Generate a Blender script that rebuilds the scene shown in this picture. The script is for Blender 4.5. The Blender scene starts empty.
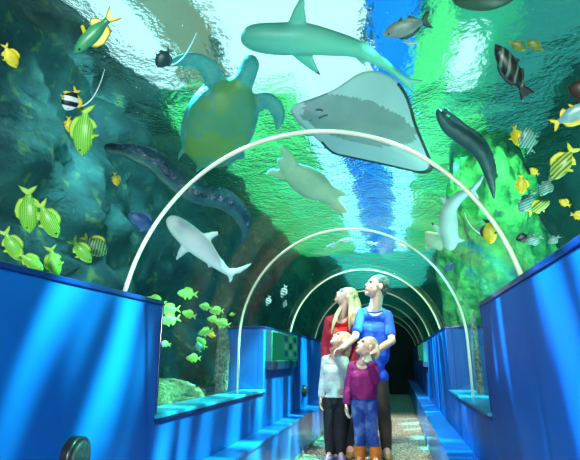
import bpy, bmesh, math, random
from mathutils import Vector, Matrix, Euler, noise
random.seed(7)
SC = bpy.context.scene
COL = SC.collection
V = Vector
# ------------------------------------------------------------------ camera
F_PX, PITCH, YAW, CAM = 471.0, 0.267, 0.215, V((0, 0, 0.91))
cam_data = bpy.data.cameras.new('camera')
cam_data.sensor_width = 36.0
cam_data.lens = F_PX / 580.0 * 36.0
cam_data.clip_start = 0.02
cam = bpy.data.objects.new('camera', cam_data)
COL.objects.link(cam)
cam.location = CAM
cam.rotation_euler = (math.pi / 2 + PITCH, 0, YAW)
SC.camera = cam
ROT = Euler(cam.rotation_euler).to_matrix()

def ray(u, v):
    return (ROT @ V(((u - 290) / F_PX, -(v - 230) / F_PX, -1))).normalized()
def at_y(u, v, Y):
    r = ray(u, v); return CAM + r * (Y / r.y)
def at_x(u, v, X):
    r = ray(u, v); return CAM + r * (X / r.x)
def at_d(u, v, d):
    return CAM + ray(u, v) * d

# tunnel numbers (metres)
XC, ZC, R = -0.34, 0.91 + 0.119, 0.822
def outside(p, m=0.0):
    dx, dz = p.x - XC, p.z - ZC
    return abs(dx) > R + m if dz < 0 else math.hypot(dx, dz / 1.026) > R + m
def exit_d(u, v):
    d = 0.4
    while d < 14 and not outside(at_d(u, v, d), 0.02):
        d += 0.02
    return d

# ------------------------------------------------------------------ materials
def srgb(r, g, b):
    f = lambda c: ((c / 255 + 0.055) / 1.055) ** 2.4 if c > 10 else c / 255 / 12.92
    return (f(r), f(g), f(b), 1)
MATS = {}
def nodes(m):
    m.use_nodes = True
    nt = m.node_tree
    return nt, nt.nodes, nt.links
def mat(name, col, col2=None, scale=8.0, rough=0.5, bump=0.0, bscale=None, contrast=(0.35, 0.65), spec=0.5, coat=0.0,
        stretch=(1, 1, 1), detail=4.0, metal=0.0, col3=None, scale3=3.0, lim3=(0.55, 0.62), coord='Object'):
    if name in MATS: return MATS[name]
    m = bpy.data.materials.new(name); MATS[name] = m
    nt, N, L = nodes(m)
    b = N['Principled BSDF']
    b.inputs['Base Color'].default_value = col
    b.inputs['Roughness'].default_value = rough
    b.inputs['Specular IOR Level'].default_value = spec
    b.inputs['Coat Weight'].default_value = coat
    b.inputs['Metallic'].default_value = metal
    tc = N.new('ShaderNodeTexCoord'); mp = N.new('ShaderNodeMapping')
    mp.inputs['Scale'].default_value = stretch
    L.new(tc.outputs[coord], mp.inputs['Vector'])
    if col2 is not None:
        nz = N.new('ShaderNodeTexNoise'); nz.inputs['Scale'].default_value = scale; nz.inputs['Detail'].default_value = detail
        L.new(mp.outputs['Vector'], nz.inputs['Vector'])
        rp = N.new('ShaderNodeMapRange')
        rp.inputs['From Min'].default_value, rp.inputs['From Max'].default_value = contrast
        L.new(nz.outputs['Fac'], rp.inputs['Value'])
        mx = N.new('ShaderNodeMixRGB'); mx.inputs['Color1'].default_value = col; mx.inputs['Color2'].default_value = col2
        L.new(rp.outputs['Result'], mx.inputs['Fac'])
        out = mx.outputs['Color']
        if col3 is not None:
            n3 = N.new('ShaderNodeTexNoise'); n3.inputs['Scale'].default_value = scale3; n3.inputs['Detail'].default_value = 6
            L.new(mp.outputs['Vector'], n3.inputs['Vector'])
            r3 = N.new('ShaderNodeMapRange')
            r3.inputs['From Min'].default_value, r3.inputs['From Max'].default_value = lim3
            L.new(n3.outputs['Fac'], r3.inputs['Value'])
            m3 = N.new('ShaderNodeMixRGB'); m3.inputs['Color2'].default_value = col3
            L.new(out, m3.inputs['Color1']); L.new(r3.outputs['Result'], m3.inputs['Fac'])
            out = m3.outputs['Color']
        L.new(out, b.inputs['Base Color'])
    if bump:
        nb = N.new('ShaderNodeTexNoise'); nb.inputs['Scale'].default_value = bscale or scale; nb.inputs['Detail'].default_value = 6
        L.new(mp.outputs['Vector'], nb.inputs['Vector'])
        bp = N.new('ShaderNodeBump'); bp.inputs['Strength'].default_value = bump; bp.inputs['Distance'].default_value = 0.05
        L.new(nb.outputs['Fac'], bp.inputs['Height']); L.new(bp.outputs['Normal'], b.inputs['Normal'])
    return m
def stripes(name, col, col2, scale, axis='Z', rough=0.35, distort=1.0, edge=(0.4, 0.6), cold=None, rot=0.0):
    """Pigment bands across (X) or along (Z) a fish, in its own coordinates."""
    if name in MATS: return MATS[name]
    m = bpy.data.materials.new(name); MATS[name] = m
    nt, N, L = nodes(m); b = N['Principled BSDF']; b.inputs['Roughness'].default_value = rough
    tc = N.new('ShaderNodeTexCoord'); mp = N.new('ShaderNodeMapping'); mp.inputs['Rotation'].default_value = (0, rot, 0)
    L.new(tc.outputs['Object'], mp.inputs['Vector'])
    w = N.new('ShaderNodeTexWave'); w.bands_direction = axis; w.inputs['Scale'].default_value = scale
    w.inputs['Distortion'].default_value = distort; w.inputs['Detail Scale'].default_value = 1.5
    L.new(mp.outputs['Vector'], w.inputs['Vector'])
    rp = N.new('ShaderNodeMapRange'); rp.inputs['From Min'].default_value, rp.inputs['From Max'].default_value = edge
    L.new(w.outputs['Fac'], rp.inputs['Value'])
    mx = N.new('ShaderNodeMixRGB'); mx.inputs['Color1'].default_value = col; mx.inputs['Color2'].default_value = col2
    L.new(rp.outputs['Result'], mx.inputs['Fac']); L.new(mx.outputs['Color'], b.inputs['Base Color'])
    return m
def emit(name, col, strength):
    m = bpy.data.materials.new(name); nt, N, L = nodes(m)
    N.remove(N['Principled BSDF'])
    e = N.new('ShaderNodeEmission'); e.inputs['Color'].default_value = col; e.inputs['Strength'].default_value = strength
    L.new(e.outputs[0], N['Material Output'].inputs['Surface'])
    return m

# ------------------------------------------------------------------ object helpers
def obj(name, me, mats=None, parent=None, loc=None):
    if isinstance(me, bmesh.types.BMesh):
        bm = me; me = bpy.data.meshes.new(name); bm.to_mesh(me); bm.free()
    me.name = name
    if mats is not None:
        for m in (mats if isinstance(mats, (list, tuple)) else [mats]): me.materials.append(m)
    o = bpy.data.objects.new(name, me); COL.objects.link(o)
    if parent: o.parent = parent
    if loc is not None: o.location = loc
    return o
def empty(name, loc):
    o = bpy.data.objects.new(name, None); COL.objects.link(o); o.location = loc; o.empty_display_size = 0.1
    return o
def tag(o, label, cat, group=None):
    o['label'] = label; o['category'] = cat
    if group: o['group'] = group
    return o
def struct(name, me, mats, parent=None):
    o = obj(name, me, mats, parent)
    if not parent: o['kind'] = 'structure'
    return o
def smooth(me, on=True):
    for p in me.polygons: p.use_smooth = on
def box(bm, a, b, mi=0):
    x0, y0, z0 = a; x1, y1, z1 = b
    vs = [bm.verts.new(p) for p in ((x0,y0,z0),(x1,y0,z0),(x1,y1,z0),(x0,y1,z0),(x0,y0,z1),(x1,y0,z1),(x1,y1,z1),(x0,y1,z1))]
    for f in ((0,3,2,1),(4,5,6,7),(0,1,5,4),(1,2,6,5),(2,3,7,6),(3,0,4,7)):
        bm.faces.new([vs[i] for i in f]).material_index = mi
def spl(pts, n):
    """Catmull-Rom through tuples of numbers."""
    pts = [tuple(p) for p in pts]; out = []
    m = len(pts) - 1
    for k in range(n):
        t = k / (n - 1) * m; i = min(int(t), m - 1); t -= i
        p0, p1, p2, p3 = pts[max(i-1, 0)], pts[i], pts[i+1], pts[min(i+2, m)]
        out.append(tuple(0.5*(2*b + (c-a)*t + (2*a-5*b+4*c-d)*t*t + (3*b-a-3*c+d)*t**3) for a, b, c, d in zip(p0, p1, p2, p3)))
    return out
def loft(bm, pts, W, T, side, seg=16, mi=0):
    """Closed tube of elliptical sections: half width W along side, half thickness T across it."""
    rings = []; n = len(pts)
    for i, p in enumerate(pts):
        t = (pts[min(i+1, n-1)] - pts[max(i-1, 0)]).normalized()
        s = side(i) if callable(side) else side
        s = (s - t * s.dot(t)).normalized(); up = t.cross(s)
        rings.append([bm.verts.new(p + s*(W[i]*math.cos(a)) + up*(T[i]*math.sin(a))) for a in (2*math.pi*k/seg for k in range(seg))])
    for a, b in zip(rings, rings[1:]):
        for k in range(seg):
            f = bm.faces.new((a[k], a[(k+1) % seg], b[(k+1) % seg], b[k])); f.material_index = mi; f.smooth = True
    for r, fl in ((rings[0], True), (rings[-1], False)):
        f = bm.faces.new(list(reversed(r)) if fl else r); f.material_index = mi
def capsule(bm, p, r, q, s, seg=14):
    p, q = V(p), V(q); d = q - p; L = d.length
    t = d.normalized() if L > 1e-6 else V((0, 0, 1))
    a = V((1, 0, 0)) if abs(t.x) < 0.8 else V((0, 1, 0))
    pts, rr = [], []
    for k in range(6):
        an = math.pi/2 * (1 - k/6); pts.append(p - t*(r*math.sin(an))); rr.append(max(r*math.cos(an), 1e-4))
    pts += [p, p.lerp(q, 0.5), q] if L > 1e-6 else [p]; rr += [r, (r+s)/2, s] if L > 1e-6 else [r]
    for k in range(1, 7):
        an = math.pi/2 * k/6; pts.append(q + t*(s*math.sin(an))); rr.append(max(s*math.cos(an), 1e-4))
    loft(bm, pts, rr, rr, a, seg)
def ellip(bm, c, rad, M=None, seg=16, mi=0):
    n0 = len(bm.verts)
    r = bmesh.ops.create_uvsphere(bm, u_segments=seg, v_segments=max(8, seg*2//3), radius=1)
    for v in r['verts']:
        p = V((v.co.x*rad[0], v.co.y*rad[1], v.co.z*rad[2]))
        v.co = (M @ p if M else p) + V(c)
    for v in r['verts']:
        for f in v.link_faces: f.material_index = mi; f.smooth = True
def remesh(bm, voxel, it=4, dec=None):
    """Fuse overlapping pieces into one continuous skin."""
    me = bpy.data.meshes.new('t'); bmesh.ops.recalc_face_normals(bm, faces=bm.faces[:]); bm.to_mesh(me); bm.free()
    o = bpy.data.objects.new('t', me); COL.objects.link(o)
    m = o.modifiers.new('r', 'REMESH'); m.mode = 'VOXEL'; m.voxel_size = voxel
    if it:
        s = o.modifiers.new('s', 'SMOOTH'); s.factor = 0.5; s.iterations = it
    if dec:
        d = o.modifiers.new('d', 'DECIMATE'); d.ratio = dec
    bpy.context.view_layer.update()
    dg = bpy.context.evaluated_depsgraph_get()
    out = bpy.data.meshes.new_from_object(o.evaluated_get(dg))
    bpy.data.objects.remove(o); bpy.data.meshes.remove(me)
    smooth(out); out.materials.clear()
    return out
def paint(me, fn):
    for p in me.polygons: p.material_index = fn(p.center, p.normal)
def fbm(p, s, o=5):
    return noise.fractal(V(p)*s, 1.0, 2.0, o)

HAZE = 0.014
# ------------------------------------------------------------------ the tunnel
M_BLUE = mat('wall_blue', (0.002, 0.105, 0.42, 1), (0.002, 0.08, 0.36, 1), 2.5, rough=0.42, spec=0.35)
M_RAIL = mat('rail_navy', (0.004, 0.02, 0.14, 1), rough=0.3, coat=0.5)
M_SILL = mat('sill_cyan', (0.02, 0.38, 0.62, 1), (0.01, 0.28, 0.52, 1), 30, rough=0.35, coat=0.3)
M_EDGE = mat('edge_dark', (0.004, 0.012, 0.05, 1), rough=0.4)
M_BENCH = mat('bench_blue', (0.003, 0.16, 0.60, 1), (0.002, 0.12, 0.50, 1), 6, rough=0.35, coat=0.3)
M_FLOOR = mat('gravel_floor', (0.56, 0.48, 0.36, 1), (0.10, 0.10, 0.08, 1), 45, rough=0.8, bump=0.5, bscale=60, contrast=(0.42, 0.58), detail=3,
              col3=(0.78, 0.72, 0.60, 1), scale3=38, lim3=(0.56, 0.60))
M_BLACK = mat('unlit_end', (0.004, 0.005, 0.006, 1), rough=0.8)
M_RIB = mat('rib_cream', (0.92, 0.88, 0.62, 1), (0.84, 0.82, 0.54, 1), 12, rough=0.4, coat=0.3)
M_SKIRT = mat('skirting_tan', (0.20, 0.19, 0.14, 1), rough=0.7)

HW, WT = 0.772, 0.053            # half width of the aisle between the walls, thickness of a wall
BW = 0.612                       # half width of the floor between the benches
TOP, SILL, BEN = 1.165, 0.66, 0.355
Y0, Y1 = -1.2, 13.5
bm = bmesh.new(); box(bm, (XC-HW-WT, Y0, -0.05), (XC+HW+WT, Y1, 0)); struct('floor', bm, M_FLOOR)
bm = bmesh.new(); box(bm, (XC-0.95, Y1, 0), (XC+0.95, Y1+0.06, 2.0)); struct('wall_back', bm, M_BLACK)  # black sheet stands in for the darkness at the far end

def side_wall(sgn, name, ya, yb, jout):
    X = lambda off: XC + sgn*off
    def bx(bm, o0, o1, y0, y1, z0, z1):
        a, b = sorted((X(o0), X(o1))); box(bm, (a, y0, z0), (b, y1, z1))
    bm = bmesh.new()
    bx(bm, HW, HW+WT, Y0, ya, 0, TOP)
    bx(bm, HW, HW+WT, ya, yb, 0, SILL-0.03)
    bx(bm, HW, HW+WT, yb, Y1, 0, TOP)
    bx(bm, HW+WT, jout, yb, yb+0.04, 0.45, TOP)
    w = struct(name, bm, M_BLUE)
    bv = w.modifiers.new('bevel', 'BEVEL'); bv.width = 0.004; bv.segments = 2
    return bx
bxl = side_wall(-1, 'wall_left', 2.15, 4.03, 1.16)
bxr = side_wall(1, 'wall_right', 2.57, 4.40, 1.20)
n_trim = 0
def trim(build, m, bev=0.003):
    global n_trim
    n_trim += 1
    bm = bmesh.new(); build(bm); o = struct('trim_%d' % n_trim, bm, m)
    b = o.modifiers.new('bevel', 'BEVEL'); b.width = bev; b.segments = 2
    return o
for bx, ya, yb, jo in ((bxl, 2.15, 4.03, 1.16), (bxr, 2.57, 4.40, 1.20)):
    def rails(bm, a, b): bx(bm, HW-0.008, HW+WT+0.006, a, b, TOP, TOP+0.02)
    trim(lambda bm: rails(bm, Y0, ya), M_RAIL)
    trim(lambda bm: (rails(bm, yb, Y1), bx(bm, HW+WT+0.007, jo, yb-0.004, yb+0.044, TOP, TOP+0.02)), M_RAIL)
    trim(lambda bm: bx(bm, HW-0.018, 0.96, ya, yb, SILL-0.018, SILL), M_SILL)
    trim(lambda bm: bx(bm, HW-0.015, HW, ya, yb, SILL-0.034, SILL-0.018), M_EDGE)
    trim(lambda bm: bx(bm, HW-0.003, HW+WT+0.004, ya, ya+0.012, SILL, TOP+0.02), M_RAIL, 0.002)
    # bench along the foot of the wall
    trim(lambda bm: bx(bm, BW+0.004, HW, Y0, Y1, 0.03, BEN-0.022), M_BENCH)
    trim(lambda bm: bx(bm, BW-0.006, HW, Y0, Y1, BEN-0.022, BEN), M_BENCH, 0.004)
    trim(lambda bm: bx(bm, BW-0.002, HW, Y0, Y1, 0, 0.03), M_SKIRT)
    # upright cover strips over the joints of the wall sheets
    for y in (5.6, 7.2, 8.8, 10.4):
        trim(lambda bm: bx(bm, HW-0.004, HW, y, y+0.03, BEN, TOP), M_RAIL, 0.001)

# acrylic shell: stilted arch, 16 mm thick
def arch_profile(r, zb, n=48):
    pts = [(XC - r, zb), (XC - r, (zb+ZC)/2)]
    pts += [(XC - r*math.cos(math.pi*k/n), ZC + 1.026*r*math.sin(math.pi*k/n)) for k in range(n+1)]
    return pts + [(XC + r, (zb+ZC)/2), (XC + r, zb)]
def extrude(bm, prof, ya, yb, closed=False, flip=False):
    a = [bm.verts.new((x, ya, z)) for x, z in prof]; b = [bm.verts.new((x, yb, z)) for x, z in prof]
    n = len(prof)
    for i in range(n if closed else n-1):
        j = (i+1) % n
        f = bm.faces.new((a[i], a[j], b[j], b[i]) if not flip else (a[i], b[i], b[j], a[j])); f.smooth = True
    return a, b
m = bpy.data.materials.new('acrylic'); nt, N, L = nodes(m); N.remove(N['Principled BSDF'])
tr = N.new('ShaderNodeBsdfTransparent'); tr.inputs['Color'].default_value = (0.975, 0.99, 0.985, 1)
gl = N.new('ShaderNodeBsdfGlossy'); gl.inputs['Roughness'].default_value = 0.03
lw = N.new('ShaderNodeLayerWeight'); lw.inputs['Blend'].default_value = 0.5
pw = N.new('ShaderNodeMath'); pw.operation = 'POWER'; pw.inputs[1].default_value = 5.0
fr = N.new('ShaderNodeMath'); fr.operation = 'MULTIPLY_ADD'; fr.inputs[1].default_value = 0.22; fr.inputs[2].default_value = 0.004
L.new(lw.outputs['Facing'], pw.inputs[0]); L.new(pw.outputs[0], fr.inputs[0])
mx = N.new('ShaderNodeMixShader')
L.new(fr.outputs[0], mx.inputs[0]); L.new(tr.outputs[0], mx.inputs[1]); L.new(gl.outputs[0], mx.inputs[2])
L.new(mx.outputs[0], N['Material Output'].inputs['Surface'])
M_ACRYL = m
bm = bmesh.new()
prof = arch_profile(0.835, 0.61) + list(reversed(arch_profile(0.851, 0.61)))
a, b = extrude(bm, prof, Y0, Y1, closed=True)
bmesh.ops.recalc_face_normals(bm, faces=bm.faces[:])
struct('window_or_glow_1', bm, M_ACRYL)

# arched ribs
RIBS = [1.861, 3.508, 5.275, 6.98, 8.69, 10.4, 12.1]
RLAB = ['thick cream arched rib nearest the camera, spanning the whole tunnel',
        'cream arched rib standing on the sills of both side openings',
        'thin cream arched rib close above the family',
        'thin arched rib right behind the blue shirted man',
        'second thin arched rib beyond the family, deep in the tunnel',
        'third thin arched rib beyond the family, in the dim far tunnel',
        'farthest small arched rib before the black tunnel end']
def rib(y, lab, zb):
    r = 0.8235; bm = bmesh.new(); n = 56
    pts = [V((XC - r, y, zb))] if zb < ZC else []
    a0 = 0 if zb < ZC else math.asin((zb-ZC)/(1.026*r))
    for k in range(n+1):
        an = a0 + (math.pi-2*a0)*k/n
        pts.append(V((XC - r*math.cos(an), y, ZC + 1.026*r*math.sin(an))))
    if zb < ZC: pts.append(V((XC + r, y, zb)))
    o = V((XC, y, ZC))
    loft(bm, [p-o for p in pts], [0.0092]*len(pts), [0.0092]*len(pts), V((0, 1, 0)), 14)
    return tag(obj('arch_rib', bm, M_RIB, loc=o), lab, 'rib', 'arched tunnel ribs')
for i, (y, lab) in enumerate(zip(RIBS, RLAB)):
    rib(y, lab, SILL if i == 1 else TOP+0.02)

# ------------------------------------------------------------------ the tank
M_ROCKL = mat('rock_left', (0.016, 0.062, 0.078, 1), (0.045, 0.18, 0.17, 1), 3.4, rough=0.85, bump=1.0, bscale=6, contrast=(0.35, 0.7), detail=8,
              col3=(0.16, 0.28, 0.10, 1), scale3=8, lim3=(0.58, 0.70))
M_ROCKR = mat('rock_right', (0.02, 0.12, 0.15, 1), (0.04, 0.22, 0.22, 1), 1.4, rough=0.85, bump=0.8, bscale=6, contrast=(0.35, 0.7), detail=8,
              col3=(0.06, 0.34, 0.20, 1), scale3=2.2, lim3=(0.58, 0.68))
M_ALGAE = mat('rock_algae', (0.03, 0.36, 0.12, 1), (0.16, 0.75, 0.22, 1), 6, rough=0.9, bump=1.0, bscale=14, contrast=(0.35, 0.65), detail=9,
              col3=(0.02, 0.20, 0.12, 1), scale3=7, lim3=(0.55, 0.68))
M_SAND = mat('tank_sand', (0.17, 0.155, 0.07, 1), (0.08, 0.085, 0.04, 1), 14, rough=0.9, bump=0.8, bscale=40, detail=8,
             col3=(0.26, 0.24, 0.12, 1), scale3=30, lim3=(0.55, 0.62))
def grid(name, fn, nu, nv, m, kind='structure', flip=False):
    bm = bmesh.new()
    g = [[bm.verts.new(fn(i/nu, j/nv)) for j in range(nv+1)] for i in range(nu+1)]
    for i in range(nu):
        for j in range(nv):
            q = (g[i][j], g[i+1][j], g[i+1][j+1], g[i][j+1])
            f = bm.faces.new(q if not flip else q[::-1]); f.smooth = True
    return struct(name, bm, m)
WZ = 3.31                        # the water surface
def lwall(u, v):
    y, z = -1.6+23.6*u, 0.2+3.9*v
    return V((-2.45 + 0.28*fbm((0, y, z), 1.1) + 0.10*fbm((3, y, z), 3.5) - 0.12*(z-2), y, z))
def rwall(u, v):
    y, z = -1.6+23.6*u, 0.2+3.9*v
    return V((2.15 + 0.28*fbm((9, y, z), 1.0) + 0.10*fbm((5, y, z), 3.2), y, z))
grid('wall_tank_left', lwall, 240, 44, M_ROCKL)
grid('wall_tank_right', rwall, 240, 44, M_ROCKR, flip=True)
def bed(x0, x1):
    def f(u, v):
        x, y = x0+(x1-x0)*u, -1.6+23.6*v
        return V((x, y, 0.50 + 0.06*fbm((x, y, 0), 1.6)))
    return f
grid('floor_tank_left', bed(-2.9, XC-HW-WT-0.002), 20, 220, M_SAND)
grid('floor_tank_right', bed(XC+HW+WT+0.002, 2.6), 20, 220, M_SAND)
grid('wall_tank_back', lambda u, v: V((-3+6*u, 21.9+0.12*fbm((u*6, v*4, 2), 1.2), 0.2+3.9*v)), 40, 26, M_ROCKR)

def rock(name, c, rad, m, lab, amp=0.22, freq=2.2, seed=0, sub=5, zc=None):
    bm = bmesh.new(); bmesh.ops.create_icosphere(bm, subdivisions=sub, radius=1)
    for v in bm.verts:
        d = v.co.normalized()
        k = 1 + amp*fbm(d + V((seed, 0, 0)), freq, 6) + 0.06*fbm(d + V((seed, 3, 0)), freq*4, 4)
        v.co = V((d.x*rad[0]*k, d.y*rad[1]*k, d.z*rad[2]*k))
    for f in bm.faces: f.smooth = True
    return tag(obj(name, bm, m, loc=c), lab, 'rock')
M_PEB = mat('pebble_rock', (0.34, 0.36, 0.28, 1), (0.12, 0.15, 0.12, 1), 38, rough=0.9, bump=1.0, bscale=45, contrast=(0.4, 0.6))
p = at_y(183, 392, 3.3); rock('rock_mound', V((p.x-0.25, p.y, 0.60)), (0.40, 0.52, 0.17), M_SAND, 'sandy rock mound behind the low left opening of the blue wall', 0.14, 2.4, 4)
p = at_y(222, 365, 3.9); rock('rock_pillar', V((p.x, p.y, 0.85)), (0.055, 0.06, 0.40), M_PEB, 'slim grey pebbly rock pillar beside the rib foot on the left', 0.25, 1.8, 8)
p = at_y(470, 366, 3.95); rock('rock_pillar', V((0.60, p.y, 0.85)), (0.028, 0.04, 0.38), M_PEB, 'slim pale rock pillar beside the rib foot on the right', 0.25, 1.8, 12)
p = at_x(518, 255, 1.30); rock('boulder', V((1.32, p.y, 1.0)), (0.40, 0.62, 0.74), M_ALGAE, 'large boulder covered with green algae above the right blue wall', 0.16, 2.0, 21)
p = at_d(492, 165, 4.4); rock('rock_column', V((0.209*(p.y+1.35), p.y+1.35, 1.75)), (0.52, 0.70, 1.60), M_ALGAE, 'tall bright green algae covered rock face behind the fish on the right', 0.30, 1.9, 33)

# water surface with real ripples
def wave(x, y):
    return 0.07*noise.noise(V((x*1.3, y*1.1, 0))) + 0.022*noise.noise(V((x*3.3, y*2.6, 5)))
m = bpy.data.materials.new('water_surface'); nt, N, L = nodes(m); N.remove(N['Principled BSDF'])
tc = N.new('ShaderNodeTexCoord')
n1 = N.new('ShaderNodeTexNoise'); n1.inputs['Scale'].default_value = 3.6; n1.inputs['Detail'].default_value = 3; n1.inputs['Distortion'].default_value = 1.2
n2 = N.new('ShaderNodeTexNoise'); n2.inputs['Scale'].default_value = 24; n2.inputs['Detail'].default_value = 2
ad = N.new('ShaderNodeMath'); ad.operation = 'MULTIPLY_ADD'; ad.inputs[1].default_value = 0.45
L.new(tc.outputs['Object'], n1.inputs['Vector']); L.new(tc.outputs['Object'], n2.inputs['Vector'])
L.new(n2.outputs['Fac'], ad.inputs[0]); L.new(n1.outputs['Fac'], ad.inputs[2])
bp = N.new('ShaderNodeBump'); bp.inputs['Strength'].default_value = 1.0; bp.inputs['Distance'].default_value = 0.8
L.new(ad.outputs[0], bp.inputs['Height'])
rf = N.new('ShaderNodeBsdfRefraction'); rf.inputs['IOR'].default_value = 1.035; rf.inputs['Roughness'].default_value = 0.10
gl = N.new('ShaderNodeBsdfGlossy'); gl.inputs['Roughness'].default_value = 0.02
tr = N.new('ShaderNodeBsdfTransparent')
L.new(bp.outputs[0], rf.inputs['Normal']); L.new(bp.outputs[0], gl.inputs['Normal'])
m1 = N.new('ShaderNodeMixShader'); m1.inputs[0].default_value = 0.25
m2 = N.new('ShaderNodeMixShader'); m2.inputs[0].default_value = 0.12
L.new(rf.outputs[0], m1.inputs[1]); L.new(tr.outputs[0], m1.inputs[2])
L.new(m1.outputs[0], m2.inputs[1]); L.new(gl.outputs[0], m2.inputs[2])
L.new(m2.outputs[0], N['Material Output'].inputs['Surface'])
o = grid('water_surface', lambda u, v: V((-3.0+5.8*u, -1.6+23.6*v, WZ + wave(-3+5.8*u, -1.6+23.6*v))), 110, 320, m)
o['label'] = 'rippling water surface overhead with bright skylight showing through'

# body of water round the tube (haze)
m = bpy.data.materials.new('water_body'); nt, N, L = nodes(m); N.remove(N['Principled BSDF'])
vs = N.new('ShaderNodeVolumeScatter'); vs.inputs['Color'].default_value = (0.30, 0.95, 0.80, 1); vs.inputs['Density'].default_value = HAZE
vs.inputs['Anisotropy'].default_value = 0.3
va = N.new('ShaderNodeVolumeAbsorption'); va.inputs['Color'].default_value = (0.10, 0.86, 0.80, 1); va.inputs['Density'].default_value = 0.11
av = N.new('ShaderNodeAddShader'); L.new(vs.outputs[0], av.inputs[0]); L.new(va.outputs[0], av.inputs[1])
L.new(av.outputs[0], N['Material Output'].inputs['Volume'])
bm = bmesh.new()
prof = [(-3.0, 0.3), (XC-0.852, 0.3)] + arch_profile(0.852, 0.61) + [(XC+0.852, 0.3), (2.8, 0.3), (2.8, WZ-0.09), (-3.0, WZ-0.09)]
a, b = extrude(bm, prof, -1.6, 21.7, closed=True)
bm.faces.new(a[::-1]); bm.faces.new(b)
bmesh.ops.recalc_face_normals(bm, faces=bm.faces[:])
for f in bm.faces: f.smooth = False
o = obj('water_body', bm, m); o['kind'] = 'stuff'
o['label'] = 'hazy blue green water filling the tank around the tunnel'; o['category'] = 'water'

# hall above the tank: dark ceiling with skylights and made-up tinted glow panels
M_CEIL = mat('hall_ceiling', (0.10, 0.24, 0.17, 1), (0.05, 0.13, 0.11, 1), 1.2, rough=0.8)
CZ = 4.05
bm = bmesh.new(); box(bm, (-4.5, -2, CZ+0.05), (4.5, 24, CZ+0.12)); struct('ceiling', bm, M_CEIL)
H = CZ - 0.91
def roofglow(n, xs, ys, m):
    """xs, ys are X/Z and Y/Z of the panel as seen from the aisle."""
    # outline wobbled by noise so neighbouring glows meet unevenly
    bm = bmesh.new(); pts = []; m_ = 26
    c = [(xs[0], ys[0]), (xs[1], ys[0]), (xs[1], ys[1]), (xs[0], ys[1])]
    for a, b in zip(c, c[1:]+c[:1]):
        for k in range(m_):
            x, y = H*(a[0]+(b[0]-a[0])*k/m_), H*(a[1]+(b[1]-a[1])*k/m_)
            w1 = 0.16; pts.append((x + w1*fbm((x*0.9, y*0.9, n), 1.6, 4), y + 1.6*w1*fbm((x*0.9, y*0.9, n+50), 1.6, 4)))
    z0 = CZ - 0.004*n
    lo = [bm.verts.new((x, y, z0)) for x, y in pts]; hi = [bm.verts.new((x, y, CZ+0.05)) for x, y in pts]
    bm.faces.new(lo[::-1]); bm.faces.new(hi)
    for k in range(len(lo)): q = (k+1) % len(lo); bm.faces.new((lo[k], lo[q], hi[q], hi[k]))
    return struct('window_or_glow_%d' % n, bm, m)  # tinted ones are added glow panels, not roof openings
E_WHITE = emit('sky_white', (0.60, 0.97, 1.0, 1), 1.5)
E_CYAN = emit('added_glow_cyan', (0.30, 0.92, 1.0, 1), 3.0)  # tinted glows from here on are invented to colour the ripples
E_TEAL = emit('added_glow_teal', (0.04, 0.36, 0.33, 1), 0.9)
E_GRN2 = emit('added_glow_seagreen', (0.05, 0.60, 0.33, 1), 0.85)
E_OLIVE = emit('added_glow_olive', (0.34, 0.42, 0.22, 1), 0.7)
E_BLUE = emit('added_glow_blue', (0.005, 0.20, 1.0, 1), 1.7)
E_GREEN = emit('added_glow_green', (0.07, 0.66, 0.20, 1), 1.7)
roofglow(2, (-0.98, -0.70), (0.85, 1.45), E_WHITE)
roofglow(3, (-0.52, -0.04), (0.95, 1.85), E_WHITE)
roofglow(4, (-0.03, 0.13), (0.95, 1.85), E_BLUE)
roofglow(14, (0.25, 0.34), (1.38, 1.68), E_WHITE)
roofglow(5, (0.17, 0.60), (1.1, 3.2), E_GRN2)
roofglow(15, (-0.55, 0.40), (4.5, 6.9), emit('added_glow_far', (0.06, 0.50, 0.40, 1), 2.4))  # glow added to brighten the far water surface
roofglow(6, (0.16, 0.80), (1.9, 4.6), E_GREEN)
roofglow(13, (-0.20, 0.03), (1.9, 4.6), E_BLUE)
roofglow(8, (-0.36, -0.16), (1.9, 4.5), E_CYAN)
roofglow(9, (0.0, 0.16), (1.9, 4.5), E_CYAN)
roofglow(10, (-0.90, -0.33), (1.6, 4.6), E_GREEN)
roofglow(11, (-0.69, -0.53), (0.8, 1.5), E_OLIVE)
roofglow(7, (0.42, 1.0), (0.85, 2.2), E_TEAL)
roofglow(12, (0.14, 0.24), (0.9, 2.3), E_GREEN)

# ------------------------------------------------------------------ fittings on the walls
M_BLKPL = mat('black_plastic', (0.012, 0.013, 0.015, 1), rough=0.35)
M_MESH = mat('speaker_mesh', (0.03, 0.03, 0.035, 1), (0.008, 0.008, 0.01, 1), 120, rough=0.5)
def wall_speaker(c, rx, rz, lab):
    e = tag(empty('wall_speaker', c), lab, 'speaker', 'round black wall speakers')
    def disc(r0, r1, x0, x1):
        bm = bmesh.new(); n = 32
        rings = [(r0, x0), (r0, x0+(x1-x0)*0.6), (r0*0.93+r1*0.07, x1), (r1, x1)]
        rr = [[bm.verts.new((x, rx*k*math.cos(2*math.pi*i/n), rz*k*math.sin(2*math.pi*i/n))) for i in range(n)] for k, x in rings]
        for a, b in zip(rr, rr[1:]):
            for i in range(n): bm.faces.new((a[i], a[(i+1) % n], b[(i+1) % n], b[i])).smooth = True
        bm.faces.new(rr[-1]); return bm
    obj('housing', disc(1.0, 0.8, 0.0, 0.035), M_BLKPL, e)
    obj('grille', disc(0.78, 0.3, 0.032, 0.045), M_MESH, e)
    return e
XL = XC - HW
wall_speaker(at_x(71, 457, XL), 0.062, 0.068, 'black round speaker low on the near left blue wall')
wall_speaker(at_x(303, 391, XL), 0.06, 0.07, 'small black oval speaker above the left bench near the family')

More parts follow.
